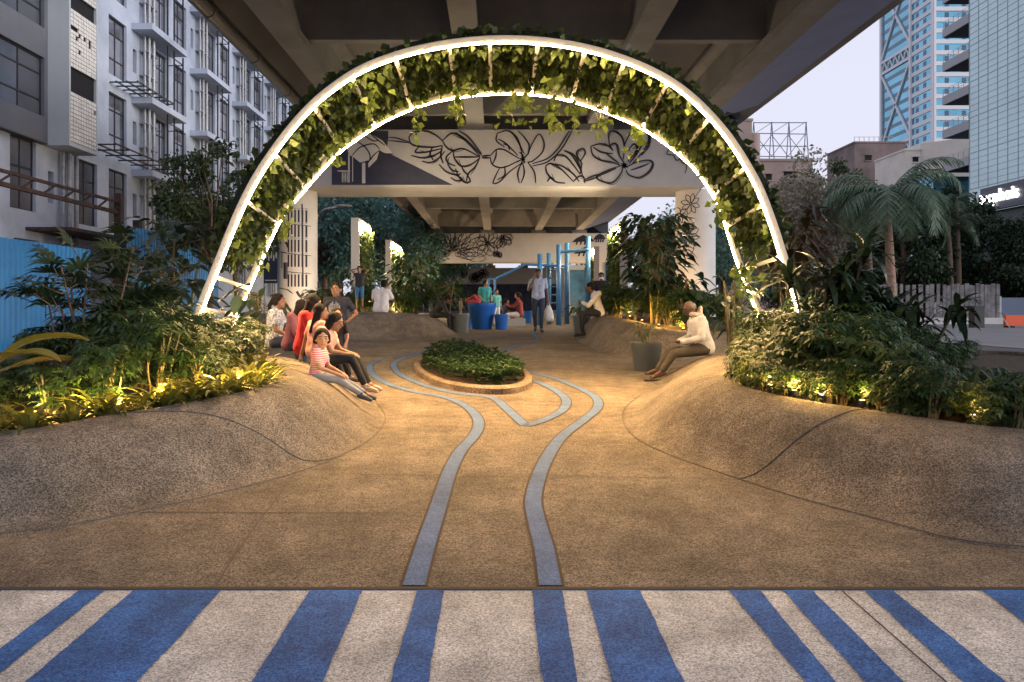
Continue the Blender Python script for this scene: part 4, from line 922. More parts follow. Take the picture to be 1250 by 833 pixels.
def palm(label, px, Y, ytop, length, nf=22, seed=1, m=None, lean=.3):
    random.seed(seed); a = at(px, ytop, Y); t = thing('palm_tree', label, 'palm', (a.x, Y, -.03)); h = a.z + .03; mb = MB()
    mb.tube([(lean, 0, 0), (lean*.7, 0, h*.35), (lean*.3, 0, h*.7), (0, 0, h)], [.3, .25, .2, .12], 10); mb.build('trunk', M['palmbark'] if lean == .3 else M['bark'], t, True)
    cr = MB()
    for k in range(nf):
        sub = MB(); frond(sub, length * random.uniform(.85, 1.1), random.uniform(-.1, 1.1), k * 2.4, random.uniform(1.6, 3.0), length * .30); cr.add([(v[0], v[1], v[2] + h) for v in sub.v], sub.f)
    cr.build('crown', m or M['palm'], t)
    cone = MB(); cone.tube([(0,0,h-.9),(0,0,h-.3),(0,0,h+.3)], [.15,.17,.06], 8); cone.build('crown_shaft', M['stem'], t, True); return t
palm('tall palm with drooping grey green fronds and tan trunk, right of the arch', 1083, 40, 240, 4.4, 28, 3)
palm('shorter palm with dark fronds behind the plank fence, right of the tall palm', 1158, 56, 275, 3.0, 16, 5, M['dark'], .2)
palm('bright green young palm below the pale glass building', 1168, 58, 245, 1.7, 14, 8, None, .15)
palm('slim palm trunk close behind the tall palm', 1058, 45, 268, 2.4, 13, 12, None, .25)
# ---- shrubs of the planted mounds
def shrub_proto(seed, h, r, nc, m, ll=.085):
    global RNG
    RNG = np.random.default_rng(seed); random.seed(seed); t = thing('shrub', 'shrub', 'shrub'); mb = MB(); C, A = [], []
    for s in range(7):
        a = random.uniform(0, 6.28); b = (random.uniform(-.06,.06), random.uniform(-.06,.06), -.05); q = (r*.8*math.cos(a)*random.random(), r*.8*math.sin(a)*random.random(), h*random.uniform(.6,.95)); mb.tube([b, ((b[0]+q[0])/2 + random.uniform(-.04,.04), (b[1]+q[1])/2, q[2]*.5), q], [.012, .009, .005], 5)
    mb.build('stems', M['stem'], t)
    P, D, N_, L = [], [], [], []
    for k in range(nc):
        z = h * (.22 + .78 * random.random() ** .75); rr_ = r * math.sqrt(random.random()) * (1.0 if z > h*.45 else .75); a = random.uniform(0, 6.28); c = np.array([rr_*math.cos(a), rr_*math.sin(a), z])
        up = np.array([math.cos(a)*.5*rr_/r, math.sin(a)*.5*rr_/r, 1]) + RNG.normal(0, .25, 3); up /= np.linalg.norm(up); u = np.cross(up, [.3, .1, 1.]); u /= np.linalg.norm(u); v = np.cross(up, u); ph = random.random()*6; nl = random.choice([6, 7, 7, 8])
        for j in range(nl):
            b = ph + j * 6.283 / nl; d = u*math.cos(b) + v*math.sin(b) - up * random.uniform(-.05, .35); P.append(c + d*.012); D.append(d); N_.append(up); L.append(ll * random.uniform(.7, 1.2))
    L = np.array(L); leaves('foliage', P, D, N_, L, L * .42, m, t, fold=.1, droop=.2); return t
SH = [shrub_proto(51, .62, .30, 100, M['shrub']), shrub_proto(52, .55, .28, 90, M['shrub']), shrub_proto(53, .70, .30, 110, M['shrub']), shrub_proto(54, .58, .30, 100, M['shrub2'])]
def strap_proto(seed, n, L, w, m, arch_=1.5, name='strap_leaf_plant', cat='plant'):
    rr = random.Random(seed); t = thing(name, name, cat); mb = MB()
    for k in range(n):
        az = k * 2.4 + rr.uniform(-.3, .3); e = rr.uniform(.55, 1.4); l = L * rr.uniform(.65, 1.1); p = Vector((.015*math.cos(az), .015*math.sin(az), -.02)); s = Vector((-math.sin(az), math.cos(az), 0)); seg = 6; n0 = len(mb.v)
        for i in range(seg + 1):
            ww = w * (math.sin(math.pi * (.12 + .86 * i / seg)) ** .7) / 2; mb.v += [tuple(p + s*ww + Vector((0,0,ww*.35))), tuple(p), tuple(p - s*ww + Vector((0,0,ww*.35)))]
            p = p + Vector((math.cos(e)*math.cos(az), math.cos(e)*math.sin(az), math.sin(e))) * l / seg; e -= arch_ / seg * rr.uniform(.6, 1.4) * (.4 + i*.22)
        for i in range(seg):
            a = n0 + i*3; mb.f += [(a, a+1, a+4, a+3), (a+1, a+2, a+5, a+4)]
    mb.build('leaves', m, t); return t
ST = [strap_proto(61, 15, .34, .05, M['strap']), strap_proto(62, 13, .28, .06, M['strap']), strap_proto(63, 17, .40, .045, M['strap'])]
def inside(p, poly):
    c = False; n = len(poly)
    for i in range(n):
        a, b = poly[i], poly[(i + 1) % n]
        if (a.y > p[1]) != (b.y > p[1]) and p[0] < (b.x - a.x) * (p[1] - a.y) / (b.y - a.y) + a.x: c = not c
    return c
def edge_d(p, poly): return min(math.hypot(q.x - p[0], q.y - p[1]) for q in poly)
def near_z(p, poly): return min(poly, key=lambda q: (q.x - p[0])**2 + (q.y - p[1])**2).z
KEYS = list(MOUNDS); TL, TR, TF, TG = [MOUNDS[k][1] for k in KEYS]
used = set()
def place(protos, p, z, s, rz, label, group):
    t = random.choice(protos)
    if t.name not in used:
        used.add(t.name); t.location = (p[0], p[1], z); t.rotation_euler = (0, 0, rz); t.scale = (s,)*3; t['label'] = label; t['group'] = group; return t
    return copy_tree(t, (p[0], p[1], z), rz, s, label, group)
random.seed(77)
def ramp(p, a, b, va, vb): return float(np.interp(CX + FPX*p[0]/p[1], [a, b], [va, vb]))
def scatter(poly, xr, yr, n, dmin, dedge, protos, srange, label, group, taken, hfun=None):
    got = 0
    for _ in range(6000):
        if got >= n: break
        p = (random.uniform(*xr), random.uniform(*yr))
        if not inside(p, poly): continue
        d = edge_d(p, poly)
        if not dedge[0] < d < dedge[1] or any(math.hypot(p[0]-q[0], p[1]-q[1]) < dmin for q in taken): continue
        taken.append(p); got += 1; s = random.uniform(*srange) * (hfun(p) if hfun else 1)
        place(protos, p, near_z(p, poly) - .05, s, random.uniform(0, 6.28), label, group)
    return got
tk = []
scatter(TL, (-5.2, -1.9), (4.8, 7.6), 64, .13, (.07, .28), ST, (.8, 1.15), 'low strap leaved plant along the front edge of the left mound', 'strap leaved plants on the left mound', tk)
scatter(TL, (-5.0, -1.9), (4.8, 8.9), 26, .24, (.24, .8), SH, (.68, .95), 'leafy umbrella shrub in the front rows of the left mound hedge', 'shrubs of the left hedge', tk, lambda p: ramp(p, 60, 180, .72, 1))
scatter(TL, (-5.6, -2.0), (5.2, 9.6), 34, .34, (.6, 2.4), SH[:3], (.85, 1.15), 'leafy umbrella shrub in the front rows of the left mound hedge', 'shrubs of the left hedge', tk, lambda p: ramp(p, 60, 180, .72, 1))
tk = []
scatter(TR, (2.0, 4.6), (4.8, 8.6), 46, .15, (.06, .34), SH, (.42, .62), 'small leafy shrub along the front edge of the right mound', 'low shrubs of the right front edge', tk)
scatter(TR, (2.0, 4.4), (4.8, 9.2), 36, .22, (.2, .75), SH, (.8, 1.1), 'leafy umbrella shrub in the right mound hedge', 'shrubs of the right hedge', tk, lambda p: ramp(p, 1040, 1160, 1, .5))
scatter(TR, (2.1, 5.2), (5.0, 9.6), 40, .33, (.55, 2.4), SH[:3], (.95, 1.25), 'leafy umbrella shrub in the right mound hedge', 'shrubs of the right hedge', tk, lambda p: ramp(p, 1030, 1150, 1, .42))
dst = strap_proto(66, 22, .62, .055, M['dark'], 1.8, 'arching_leaf_plant')
a = zpt(1205, 515, .43); dst.location = (a.x + .05, a.y + .3, .40); tag(dst, 'dark arching strap plant at the right end of the right hedge', 'plant')
copy_tree(dst, (a.x + .5, a.y + .5, .40), 1.2, 1.0, 'second arching strap plant partly cut by the right picture edge')
# fan palms and long-leaf clumps behind the hedges
def fan_palm(label, loc, h, nst, seed, m, fl=.34, nleaf=9, spread=.45, name='fan_palm', cat='palm'):
    rr = random.Random(seed); t = thing(name, label, cat, loc); mb = MB(); lf = MB()
    for s in range(nst):
        b = Vector((rr.uniform(-.2,.2), rr.uniform(-.2,.2), -.05)); a = rr.uniform(0, 6.28); top = Vector((spread*rr.random()*math.cos(a), spread*rr.random()*math.sin(a), h*rr.uniform(.55, .95))); mb.tube([b, b.lerp(top, .5), top], [.014, .011, .008], 6)
        for k in range(rr.randint(6, 8)):
            az = k * 2.4 + rr.random(); e = rr.uniform(-.3, 1.1); d = Vector((math.cos(e)*math.cos(az), math.cos(e)*math.sin(az), math.sin(e))); z0 = top - Vector((0, 0, rr.uniform(0, h*.35))); hub = z0 + d * rr.uniform(.18, .34); mb.tube([z0, hub], [.006, .005], 4)
            up = Vector((0,0,1)); sd = d.cross(up).normalized(); nn = sd.cross(d)
            for j in range(nleaf):
                b_ = (j / (nleaf - 1) - .5) * 2.9; dd = (d*math.cos(b_) + sd*math.sin(b_)).normalized(); l = fl * rr.uniform(.8, 1.1) * (1 - .25*abs(b_)/1.45); w = .019; ss = dd.cross(nn).normalized() * w; m1 = hub + dd*l*.55; tpn = hub + dd*l + Vector((0,0,-.28*l)); n = len(lf.v)
                lf.v += [tuple(hub), tuple(m1 + ss), tuple(tpn), tuple(m1 - ss), tuple(hub + dd*l*.2 + ss*.8), tuple(hub + dd*l*.2 - ss*.8)]; lf.f += [(n, n+4, n+5), (n+4, n+1, n+3, n+5), (n+1, n+2, n+3)]
    mb.build('stems', M['bark'], t); lf.build('foliage', m, t); return t
def px_loc(px, Y, z): return ((px - CX) * Y / FPX, Y, z)
fan_palm('dark fan palm clump behind the left hedge against the blue fence', px_loc(112, 7.6, .5), 1.45, 9, 3, M['dark'])
fan_palm('second dark fan palm clump right of the first, behind the left hedge', px_loc(170, 7.9, .5), 1.2, 8, 4, M['dark'], .36)
def long_leaf(label, loc, h, nst, seed, m, L=.5, w=.07, name='dracaena', cat='plant'):
    rr = random.Random(seed); t = thing(name, label, cat, loc); mb = MB(); lf = MB()
    for s in range(nst):
        b = Vector((rr.uniform(-.25,.25), rr.uniform(-.25,.25), -.05)); a = rr.uniform(0, 6.28); top = b + Vector((.5*rr.random()*math.cos(a), .5*rr.random()*math.sin(a), h*rr.uniform(.35, .95))); mb.tube([b, b.lerp(top, .5), top], [.022, .018, .014], 6)
        for k in range(26):
            az = k * 2.4 + rr.random()*.4; e = rr.uniform(-.35, 1.2); l = L*rr.uniform(.7, 1.1); p = top - Vector((0,0,rr.uniform(0,.22))); sdv = Vector((-math.sin(az), math.cos(az), 0)); n0 = len(lf.v)
            for i in range(6):
                ww = w * math.sin(math.pi * (.14 + .85*i/5)) / 2; lf.v += [tuple(p + sdv*ww), tuple(p - sdv*ww)]; p = p + Vector((math.cos(e)*math.cos(az), math.cos(e)*math.sin(az), math.sin(e))) * l/5; e -= rr.uniform(.12, .38)
            lf.f += [(n0+2*i, n0+2*i+1, n0+2*i+3, n0+2*i+2) for i in range(5)]
    mb.build('stems', M['bark'], t); lf.build('foliage', m, t); return t
long_leaf('broad dark dracaena clump with long glossy leaves behind the right hedge', px_loc(1022, 8.4, .55), 1.6, 15, 5, M['dark'])
long_leaf('lower dracaena at the right of the long leaved clump', px_loc(1080, 8.2, .52), 1.05, 9, 6, M['dark'], .45)
long_leaf('dracaena close behind the right foot of the arch', px_loc(1012, 10.6, .55), 1.3, 8, 7, M['dark'], .55, .08)
# broad leaved plants
def broad(label, loc, h, r, n, L, seed, m, W=.55, droop=.45, name='broad_leaf_plant', cat='plant', zlow=.25, stems=6):
    global RNG
    RNG = np.random.default_rng(seed); rr = random.Random(seed); t = thing(name, label, cat, loc); mb = MB(); P, D, N_, S = [], [], [], []
    tops = [Vector((r*.6*rr.uniform(-1,1), r*.6*rr.uniform(-1,1), h*rr.uniform(.6,.95))) for _ in range(stems)]
    for q in tops: mb.tube([(q.x*.3, q.y*.3, -.05), (q.x*.6, q.y*.6, q.z*.5), q], [.028, .022, .012], 6)
    for k in range(n):
        a = rr.uniform(0, 6.28); z = h*(zlow + (1-zlow)*rr.random()); q = r*math.sqrt(rr.random())*math.sin(math.pi*min(1, .25 + .75*(1 - (z/h - zlow)/(1 - zlow))*.9))**.6; c = np.array([q*math.cos(a), q*math.sin(a), z]); d = np.array([math.cos(a + rr.uniform(-.8,.8)), math.sin(a + rr.uniform(-.8,.8)), rr.uniform(-.7,.35)])
        P.append(c); D.append(d); N_.append(np.array([d[0]*.5, d[1]*.5, 1.]) + RNG.normal(0,.2,3)); S.append(L*rr.uniform(.6,1.15))
        if k % 3 == 0: e = tops[k % stems]; mb.tube([e.lerp(Vector((0,0,e.z)), .2) * .9, Vector(c)], [.006, .004], 4, False)
    S = np.array(S)
    # five-point broad leaf from two folded halves: shoulder, flank, tip
    mb.build('stems', M['stem'], t); P = np.array(P); D = np.array(D); D /= np.linalg.norm(D, axis=1, keepdims=True); N_ = np.array(N_); Sd = np.cross(D, N_); Sd /= np.linalg.norm(Sd, axis=1, keepdims=True); U = np.cross(Sd, D); l = S[:, None]; dn = np.array([0,0,-1.])
    V = np.stack([P, P + D*l*.18 + Sd*l*W*.38 + U*l*.05, P + D*l*.5 + Sd*l*W*.5 + U*l*.04 + dn*l*droop*.2, P + D*l*.82 + Sd*l*W*.28 + dn*l*droop*.6, P + D*l + dn*l*droop, P + D*l*.82 - Sd*l*W*.28 + dn*l*droop*.6, P + D*l*.5 - Sd*l*W*.5 + U*l*.04 + dn*l*droop*.2, P + D*l*.18 - Sd*l*W*.38 + U*l*.05, P + D*l*.5 + dn*l*droop*.2 - U*l*.02], 1).reshape(-1, 3)
    F = np.array([[0,1,8],[1,2,8],[2,3,8],[3,4,8],[4,5,8],[5,6,8],[6,7,8],[7,0,8]])[None] + (np.arange(n)*9)[:, None, None]
    o = link('foliage', mesh_tris('foliage', V, F.reshape(-1, 3)), m, t); return t
broad('tall broad leaved plant behind the left foot of the arch', px_loc(212, 10.5, .5), 2.0, .62, 130, .30, 71, M['big'])
broad('broad leaved plant inside the left side of the arch beside the seated women', px_loc(318, 10.6, .55), 1.0, .42, 46, .26, 72, M['big'])
broad('tall brownish broad leaved tree behind the right shoulder of the arch', px_loc(968, 10.9, .5), 2.2, .55, 150, .26, 73, leafmat('bronze_leaves', (.025,.018,.010), (.07,.045,.02), .4, .25), .42, .5, 'bronze_leaf_tree', 'tree', .45)
broad('broad leaved plant hanging inside the right leg of the arch', px_loc(893, 11.0, .6), 1.15, .3, 34, .26, 74, M['big'])
broad('tall dark umbrella tree over the yellow lit bed at right', px_loc(797, 15.6, .95), 2.25, .80, 480, .27, 75, M['dark'], .5, .4, 'umbrella_tree', 'tree', .28, 9)
broad('small umbrella plant against the painted right column', px_loc(836, 15.0, .85), 1.1, .4, 70, .28, 76, M['dark'], .4, .55)
broad('leafy plant beyond the man in the white shirt, lit from below', px_loc(505, 21.0, 1.0), 1.75, .75, 210, .30, 77, M['shrub'], .42, .5)
broad('dark bushy plant leaning out behind the grey pot', px_loc(545, 20.6, 1.0), 1.05, .62, 220, .20, 78, M['shrub'], .45, .5)
broad('leafy plant at the foot of the first green panel', px_loc(440, 21.2, 1.05), 1.25, .5, 110, .22, 79, M['shrub'], .4, .5)
# banana leaves at the far left
def paddle(label, loc, spec, m, name='banana_plant'):
    t = thing(name, label, 'plant', loc); mb = MB(); st = MB()
    for (az, e, l, w, cur) in spec:
        p = Vector((0,0,.25)); st.tube([(0,0,-.05), p], [.03,.02], 6); pts = [p.copy()]
        for i in range(10): p = p + Vector((math.cos(e)*math.cos(az), math.cos(e)*math.sin(az), math.sin(e)))*l/10; e -= cur/10; pts.append(p.copy())
        s = Vector((-math.sin(az), math.cos(az), 0)); n0 = len(mb.v)
        for i, q in enumerate(pts[3:]):
            ww = w*math.sin(math.pi*(.08 + .9*i/7))**.7/2; mb.v += [tuple(q + s*ww + Vector((0,0,ww*.5))), tuple(q), tuple(q - s*ww + Vector((0,0,ww*.5)))]
        for i in range(7): a = n0 + i*3; mb.f += [(a,a+1,a+4,a+3), (a+1,a+2,a+5,a+4)]
        st.tube(pts, [.014 - .001*i for i in range(11)], 5)
    mb.build('leaves', m, t); st.build('stalks', M['stem'], t); return t
paddle('banana plant with long yellowing leaves at the left picture edge', px_loc(-28, 5.7, .42), [(.1,.95,.95,.16,1.3), (-.3,.75,.9,.15,1.2), (.35,.55,.85,.13,.9), (2.6,.9,.9,.15,1.2), (-1.6,1.1,.7,.13,1.0)], M['yellow'])
# ground cover of the oval planter
RNG = np.random.default_rng(5); random.seed(5)
cnt = 0; P = []
while len(P) < 1500:
    k = random.choice(RL); q = rc + (k - rc) * (.86 * random.random() ** .5)
    P.append((q.x, q.y, plaza_z(q.x, q.y) + .06 + random.random() ** .6 * .21 * min(1, .25 + 3.2*min((q - kk).length for kk in RL[::3]))))
P = np.array(P); PP, DD, NN, LL = [], [], [], []
for p in P:
    ph = random.random()*6
    for j in range(7):
        b = ph + j*.9; e = random.uniform(.1, .8); d = np.array([math.cos(b)*math.cos(e), math.sin(b)*math.cos(e), math.sin(e)]); PP.append(p); DD.append(d); NN.append([-.4*d[0], -.4*d[1], 1]); LL.append(random.uniform(.055, .095))
LL = np.array(LL); o = leaves('ground_cover', PP, DD, NN, LL, LL*.4, M['ground_cover']); o.parent = pr; tag(o, kind='stuff')
# undergrowth of the farther beds
def bed_plants(poly, xr, yr, n, label, group, protos, s): scatter(poly, xr, yr, n, .3, (.1, 1.6), protos, s, label, group, [])
bed_plants(TF, (2.7, 4.6), (13.3, 18.5), 26, 'shrub lit yellow from below under the umbrella tree', 'shrubs of the yellow lit bed', SH, (.9, 1.25))
bed_plants(TG, (-5, -2), (19.9, 21.8), 14, 'shrub on the middle distance mound, lit from below', 'shrubs of the middle mound', SH, (1.0, 1.3))
for t in SH + ST:
    if t.name not in used: bpy.data.objects.remove(t)
# ---------------------------------------------------------------- uplights
LENS = emis('spot_lens', (1, .62, .2), 3); LENS.node_tree.nodes['Principled BSDF'].inputs['Base Color'].default_value = (.02, .02, .02, 1)
def uplight(loc, power, label, group, col=(1, .56, .13), show=True):
    t = thing('ground_spotlight', label, 'spotlight', loc, 0, group)
    b = MB(); b.lathe([(.022, 0), (.03, .01), (.03, .045), (.026, .05)], 12); b.tube([(0,0,-.06),(0,0,.01)], .008, 6); b.build('body', M['framedark'], t)
    l = MB(); l.lathe([(.018, .0505), (.014, .054), (.001, .056)], 12); l.build('lens', LENS, t)
    L = bpy.data.lights.new('spot_glow', 'POINT'); L.energy = power; L.color = col; L.shadow_soft_size = .04
    lo = bpy.data.objects.new('spot_glow', L); COL.objects.link(lo); lo.parent = t; lo.location = (0, 0, .13); return t
gl = ('small warm spotlight in the soil at the edge of the left mound', 'spotlights along the left hedge')
for px, py, z, p in ((15,523,.45,2.4),(70,514,.475,2.2),(125,506,.50,2.2),(180,497,.53,2.2),(238,487,.56,2.6),(285,478,.59,2.6),(318,468,.61,2.6)):
    a = zpt(px, py, z); uplight((a.x - .05, a.y + .33, z - .02), p * 2.9, *gl)
gr = ('small warm spotlight in the soil at the edge of the right mound', 'spotlights along the right hedge')
for px, py, z, p in ((903,458,.605,1.9),(915,470,.595,1.9),(940,478,.57,1.7),(970,485,.55,1.6),(1005,491,.53,1.5),(1055,498,.505,.9),(1195,517,.46,1.0)):
    a = zpt(px, py, z); uplight((a.x + .05, a.y + .13, z - .01), p * 2.6, *gr)
gf = ('warm spotlight under the umbrella tree in the yellow lit bed', 'spotlights of the yellow lit bed')
for x, y in ((3.15,14.3),(3.0,15.2),(2.95,16.3),(3.5,13.8),(3.6,15)): uplight((x, y, near_z((x, y), TF) - .03), 9, *gf, col=(1,.5,.1))
gm = ('warm spotlight at the crest of the middle mound', 'spotlights of the middle mound')
for x, y in ((-2.6,19.2),(-2.9,20.4),(-4.1,19.3),(-3.6,21)): uplight((x, y, near_z((x, y), TG) - .03), 9, *gm, col=(1,.66,.2))
# column wash on the right column
uplight((5.6, 25.0, .66), 150, 'warm floor lamp washing the painted right column', 'column lamps', (1,.66,.35))
for x_ in (-7.0, 7.2): uplight((x_, 59.5, .70), 500, 'warm floor lamp at the foot of a far flyover column', 'column lamps', (1,.66,.35))
uplight((-6.2, 24.6, .66), 110, 'warm floor lamp washing the painted left column', 'column lamps', (1,.66,.35))
# ---------------------------------------------------------------- pots
def pot(label, px, pyb, wpx, hpx, m, taper=.78, lip=True):
    g = gp(px, pyb); Y = g.y; r = wpx * Y / FPX / 2; h = hpx * Y / FPX; t = thing('plant_pot', label, 'plant pot', (g.x, Y + r, plaza_z(g.x, Y)))
    b = MB(); b.lathe([(r*taper*.96, 0), (r*taper, .015*h), (r*.985, h*.86), (r, h*.88), (r, h), (r*.9, h), (r*.88, h*.86), (.01, h*.85)], 36); smooth_angle(b.build('body', m, t), 35)
    b = MB(); b.lathe([(r*.87, h*.855), (r*.5, h*.88), (.005, h*.88)], 20, cap=False); b.build('soil', M['soil'], t); return t, r, h
greypot = mat('grey_green_pot', (.085, .10, .10), .45, var=.08, vscale=5); bluepot = mat('blue_glazed_pot', (.012, .10, .42), .35, var=.1, vscale=3)
t, r, h = pot('grey round pot with a thin seedling in front of the right far mound', 793, 455, 40, 36, greypot, .74)
# its seedling: a thing of its own
def seedling(label, loc, h, n, L, seed, m):
    return broad(label, loc, h, .28, n, L, seed, m, .35, .5, 'potted_plant', 'plant', .45, 4)
seedling('sparse thin stemmed plant growing in the grey pot near the old man', (t.location.x, t.location.y, t.location.z + h*.88), .38, 24, .12, 91, M['shrub2'])
t, r, h = pot('grey square-sided looking pot left of the big blue pot', 561, 407, 23, 24, greypot, .86)
seedling('dry twiggy plant in the grey pot left of the blue pots', (t.location.x, t.location.y, t.location.z + h*.88), .5, 20, .1, 92, M['bark'] and M['treebrown'])
t, r, h = pot('big wide blue pot with a person and red bag behind it', 588, 403, 36, 33, bluepot, .68)
pot('smaller blue pot right of the big blue pot', 612, 403, 17, 19, bluepot, .8)
pot('low blue pot half hidden behind the grey pot', 571, 401, 14, 17, bluepot, .8)
pot('blue pot beside the maroon dressed woman', 644, 395, 12, 15, bluepot, .8)
t, r, h = pot('dark grey pot in front of the seated man at the far right mound', 710, 411, 19, 25, greypot, .85)
seedling('small leafy plant in the pot beside the seated man', (t.location.x, t.location.y, t.location.z + h*.88), .42, 26, .22, 93, M['strap'])
# ---------------------------------------------------------------- vertical green panels with a lit head
def panel(label, x, y0, y1, zt, side, m, seed, glow=40):
    """free-standing slab; leaves on the face towards the path (side = +1 faces +X)"""
    global RNG
    RNG = np.random.default_rng(seed); zb = plaza_z(x, y0); t = thing('green_wall_panel', label, 'green wall'); w = .24; f = MB()
    f.box(x - w/2, x + w/2, y0, y0 + .12, zb, zt); f.box(x - w/2, x + w/2, y1 - .12, y1, zb, zt); f.box(x - w/2, x + w/2, y0 + .12, y1 - .12, zt - .12, zt); f.box(x - w/2, x + w/2, y0 + .12, y1 - .12, zb, zb + .15); f.box(x - .03, x + .03, y0 + .12, y1 - .12, zb + .15, zt - .12)
    f.build('frame', m, t)
    n = 1500; P = np.stack([np.full(n, x + side*.06) + side*.14*rs(n), y0 + .12 + (y1 - y0 - .24)*rs(n), zb + .2 + (zt - zb - .5)*rs(n)], 1); D = rdir(n, -.5); D[:, 0] = np.abs(D[:, 0])*side; S = .09 + .1*rs(n); leaves('foliage', P, D, rdir(n) + np.array([side, 0, 0]), S, S*.7, M['shrub2'], t)
    n = 300; P = np.stack([x + (rs(n) - .5)*.3, np.full(n, y0) - .02 - .1*rs(n), zb + .2 + (zt - zb - .5)*rs(n)], 1)
    MB().box(x + side*.125 - .02, x + side*.125 + .02, y0 + .15, y1 - .15, zt - .34, zt - .14).build('lamp_strip', emis('panel_lamp', (1, .72, .38), 90) if 'panel_lamp' not in bpy.data.materials else bpy.data.materials['panel_lamp'], t); return t
panel('first white framed green wall panel on the left, lit at its head', -4.28, 22.3, 24.4, 3.95, 1, M['whitemetal'], 1)
panel('second white framed green wall panel on the left, beyond the first', -5.0, 34, 38, 4.35, 1, M['whitemetal'], 2)
panel('green wall panel right of the climbing frame with grey back, nearer one', 4.15, 24, 26.2, 4.05, -1, mat('grey_panel_frame', (.20, .18, .17), .6), 3)
panel('farther green wall panel behind the climbing frame', 4.62, 34, 36.5, 4.05, -1, bpy.data.materials['grey_panel_frame'], 4)
# white portal
po = thing('white_portal', 'white rectangular portal frame with teal glass behind the climbing frame', 'portal'); Y = 44; p, q = at(690, 324, Y), at(726, 395, Y)
b = MB(); b.box(p.x, p.x + .28, Y, Y + .25, .7, p.z); b.box(q.x - .28, q.x, Y, Y + .25, .7, p.z); b.box(p.x + .28, q.x - .28, Y, Y + .25, p.z - .28, p.z); b.build('frame', M['whitemetal'], po)
MB().box(p.x + .28, q.x - .28, Y + .1, Y + .14, .75, p.z - .28).build('pane', glass('teal_pane', (.05, .16, .22), .15, .6, 1.2), po)
# climbing frame
cf = thing('climbing_frame', 'blue steel climbing frame with five tall posts and a sloping ladder', 'climbing frame'); bl = mat('blue_painted_steel', (.05, .18, .42), .4)
Y = 25
def cpt(px, py, dy=0): return at(px, py, Y + dy)
for px, py, dy in ((659,310,0),(670,309,1.2),(682,299,0),(692,297,1.2),(718,289,.6)):
    a = cpt(px, py, dy); MB().tube([(a.x, a.y, plaza_z(a.x, a.y) - .02), (a.x, a.y, a.z)], .085, 12).build('post', bl, cf, True)
b = MB()
for dy in (0, .9):
    b.tube([cpt(718, 305, dy), cpt(682, 308, dy)], .05, 8); b.tube([cpt(690, 325, dy), cpt(641, 323, dy), cpt(604, 341, dy)], .045, 8); b.tube([cpt(604, 341, dy), cpt(604, 385, dy)], .04, 8)
b.build('ladder_rails', bl, cf)
b = MB()
for k in range(12): f = k / 11; c = cpt(641, 323).lerp(cpt(604, 341), f); d = cpt(641, 323, .9).lerp(cpt(604, 341, .9), f); b.tube([c, d], .03, 6)
for k in range(8): f = k / 7; b.tube([cpt(690, 325).lerp(cpt(641, 323), f), cpt(690, 325, .9).lerp(cpt(641, 323, .9), f)], .03, 6)
for k in range(5): b.tube([cpt(604, 345 + k*9), cpt(604, 345 + k*9, .9)], .03, 6)
for k in range(6): b.tube([cpt(670, 330 + k*10, 1.2), cpt(682, 330 + k*10, 0)], .025, 6)
for py in (341, 356): b.tube([cpt(596, py), cpt(604, py)], .03, 6)
b.tube([cpt(596, 341), cpt(596, 357)], .04, 8); b.build('rungs', bl, cf)
# ---------------------------------------------------------------- people
def capsule(mb, a, ra, b, rb, n=12):
    a, b = Vector(a), Vector(b); d = b - a; L = d.length
    d = d / L if L > 1e-6 else Vector((0, 0, 1)); x = d.orthogonal().normalized(); y = d.cross(x); n0 = len(mb.v); rows = 0
    for c, r, t0, t1 in ((a, ra, -90, 0), (b, rb, 0, 90)):
        for k in range(5):
            t = R(t0 + (t1 - t0) * k / 4); rr = max(r * math.cos(t), r * .02); o = c + d * (r * math.sin(t)); rows += 1
            for j in range(n): w = 2 * math.pi * j / n; mb.v.append(tuple(o + (x * math.cos(w) + y * math.sin(w)) * rr))
    for i in range(rows - 1):
        for j in range(n): p, q = n0 + i*n + j, n0 + i*n + (j+1) % n; mb.f.append((p, q, q + n, p + n))
    mb.f.append(tuple(n0 + j for j in range(n))[::-1]); m = n0 + (rows-1)*n; mb.f.append(tuple(m + j for j in range(n)))
def fuse(mb, name, m, parent, vox, sm=3):
    """one continuous skin over the overlapping volumes"""
    me = bpy.data.meshes.new('tmp'); me.from_pydata(mb.v, [], mb.f); o = bpy.data.objects.new('tmp', me); COL.objects.link(o)
    r = o.modifiers.new('r', 'REMESH'); r.mode = 'VOXEL'; r.voxel_size = vox
    s = o.modifiers.new('s', 'SMOOTH'); s.iterations = sm; s.factor = .5
    dg = bpy.context.evaluated_depsgraph_get(); dg.update(); e = o.evaluated_get(dg); nm = bpy.data.meshes.new_from_object(e)
    bpy.data.objects.remove(o); bpy.data.meshes.remove(me); nm.name = name; nm.shade_smooth(); return link(name, nm, m, parent)
SKINS = {k: mat('skin_' + k, c, .55, var=.08, vscale=12) for k, c in dict(light=(.36, .20, .13), mid=(.24, .125, .075), dark=(.12, .062, .04)).items()}
HAIR = mat('black_hair', (.010, .008, .008), .75, spec=.15); GREYHAIR = mat('grey_hair', (.16, .14, .13), .7)
EYEW = mat('eye_white', (.30, .27, .25), .5); EYED = mat('eye_dark', (.01, .008, .006), .2); LIP = mat('lips', (.22, .07, .06), .5)
CL = {}
def cloth(name, col, rough=.85, **k):
    if name not in CL: CL[name] = mat(name, col, rough, var=k.pop('var', .18), vscale=k.pop('vscale', 14), bump=.55, bscale=16, **k)
    return CL[name]
STAND = dict(pelvis=(0,0,.95), neck=(0,.0,1.46), head=(0,.025,1.585), sh=(.185,0,1.40), el=(.235,-.02,1.12), wr=(.235,.06,.88), hip=(.09,0,.93), kn=(.10,.02,.50), an=(.10,-.01,.085))
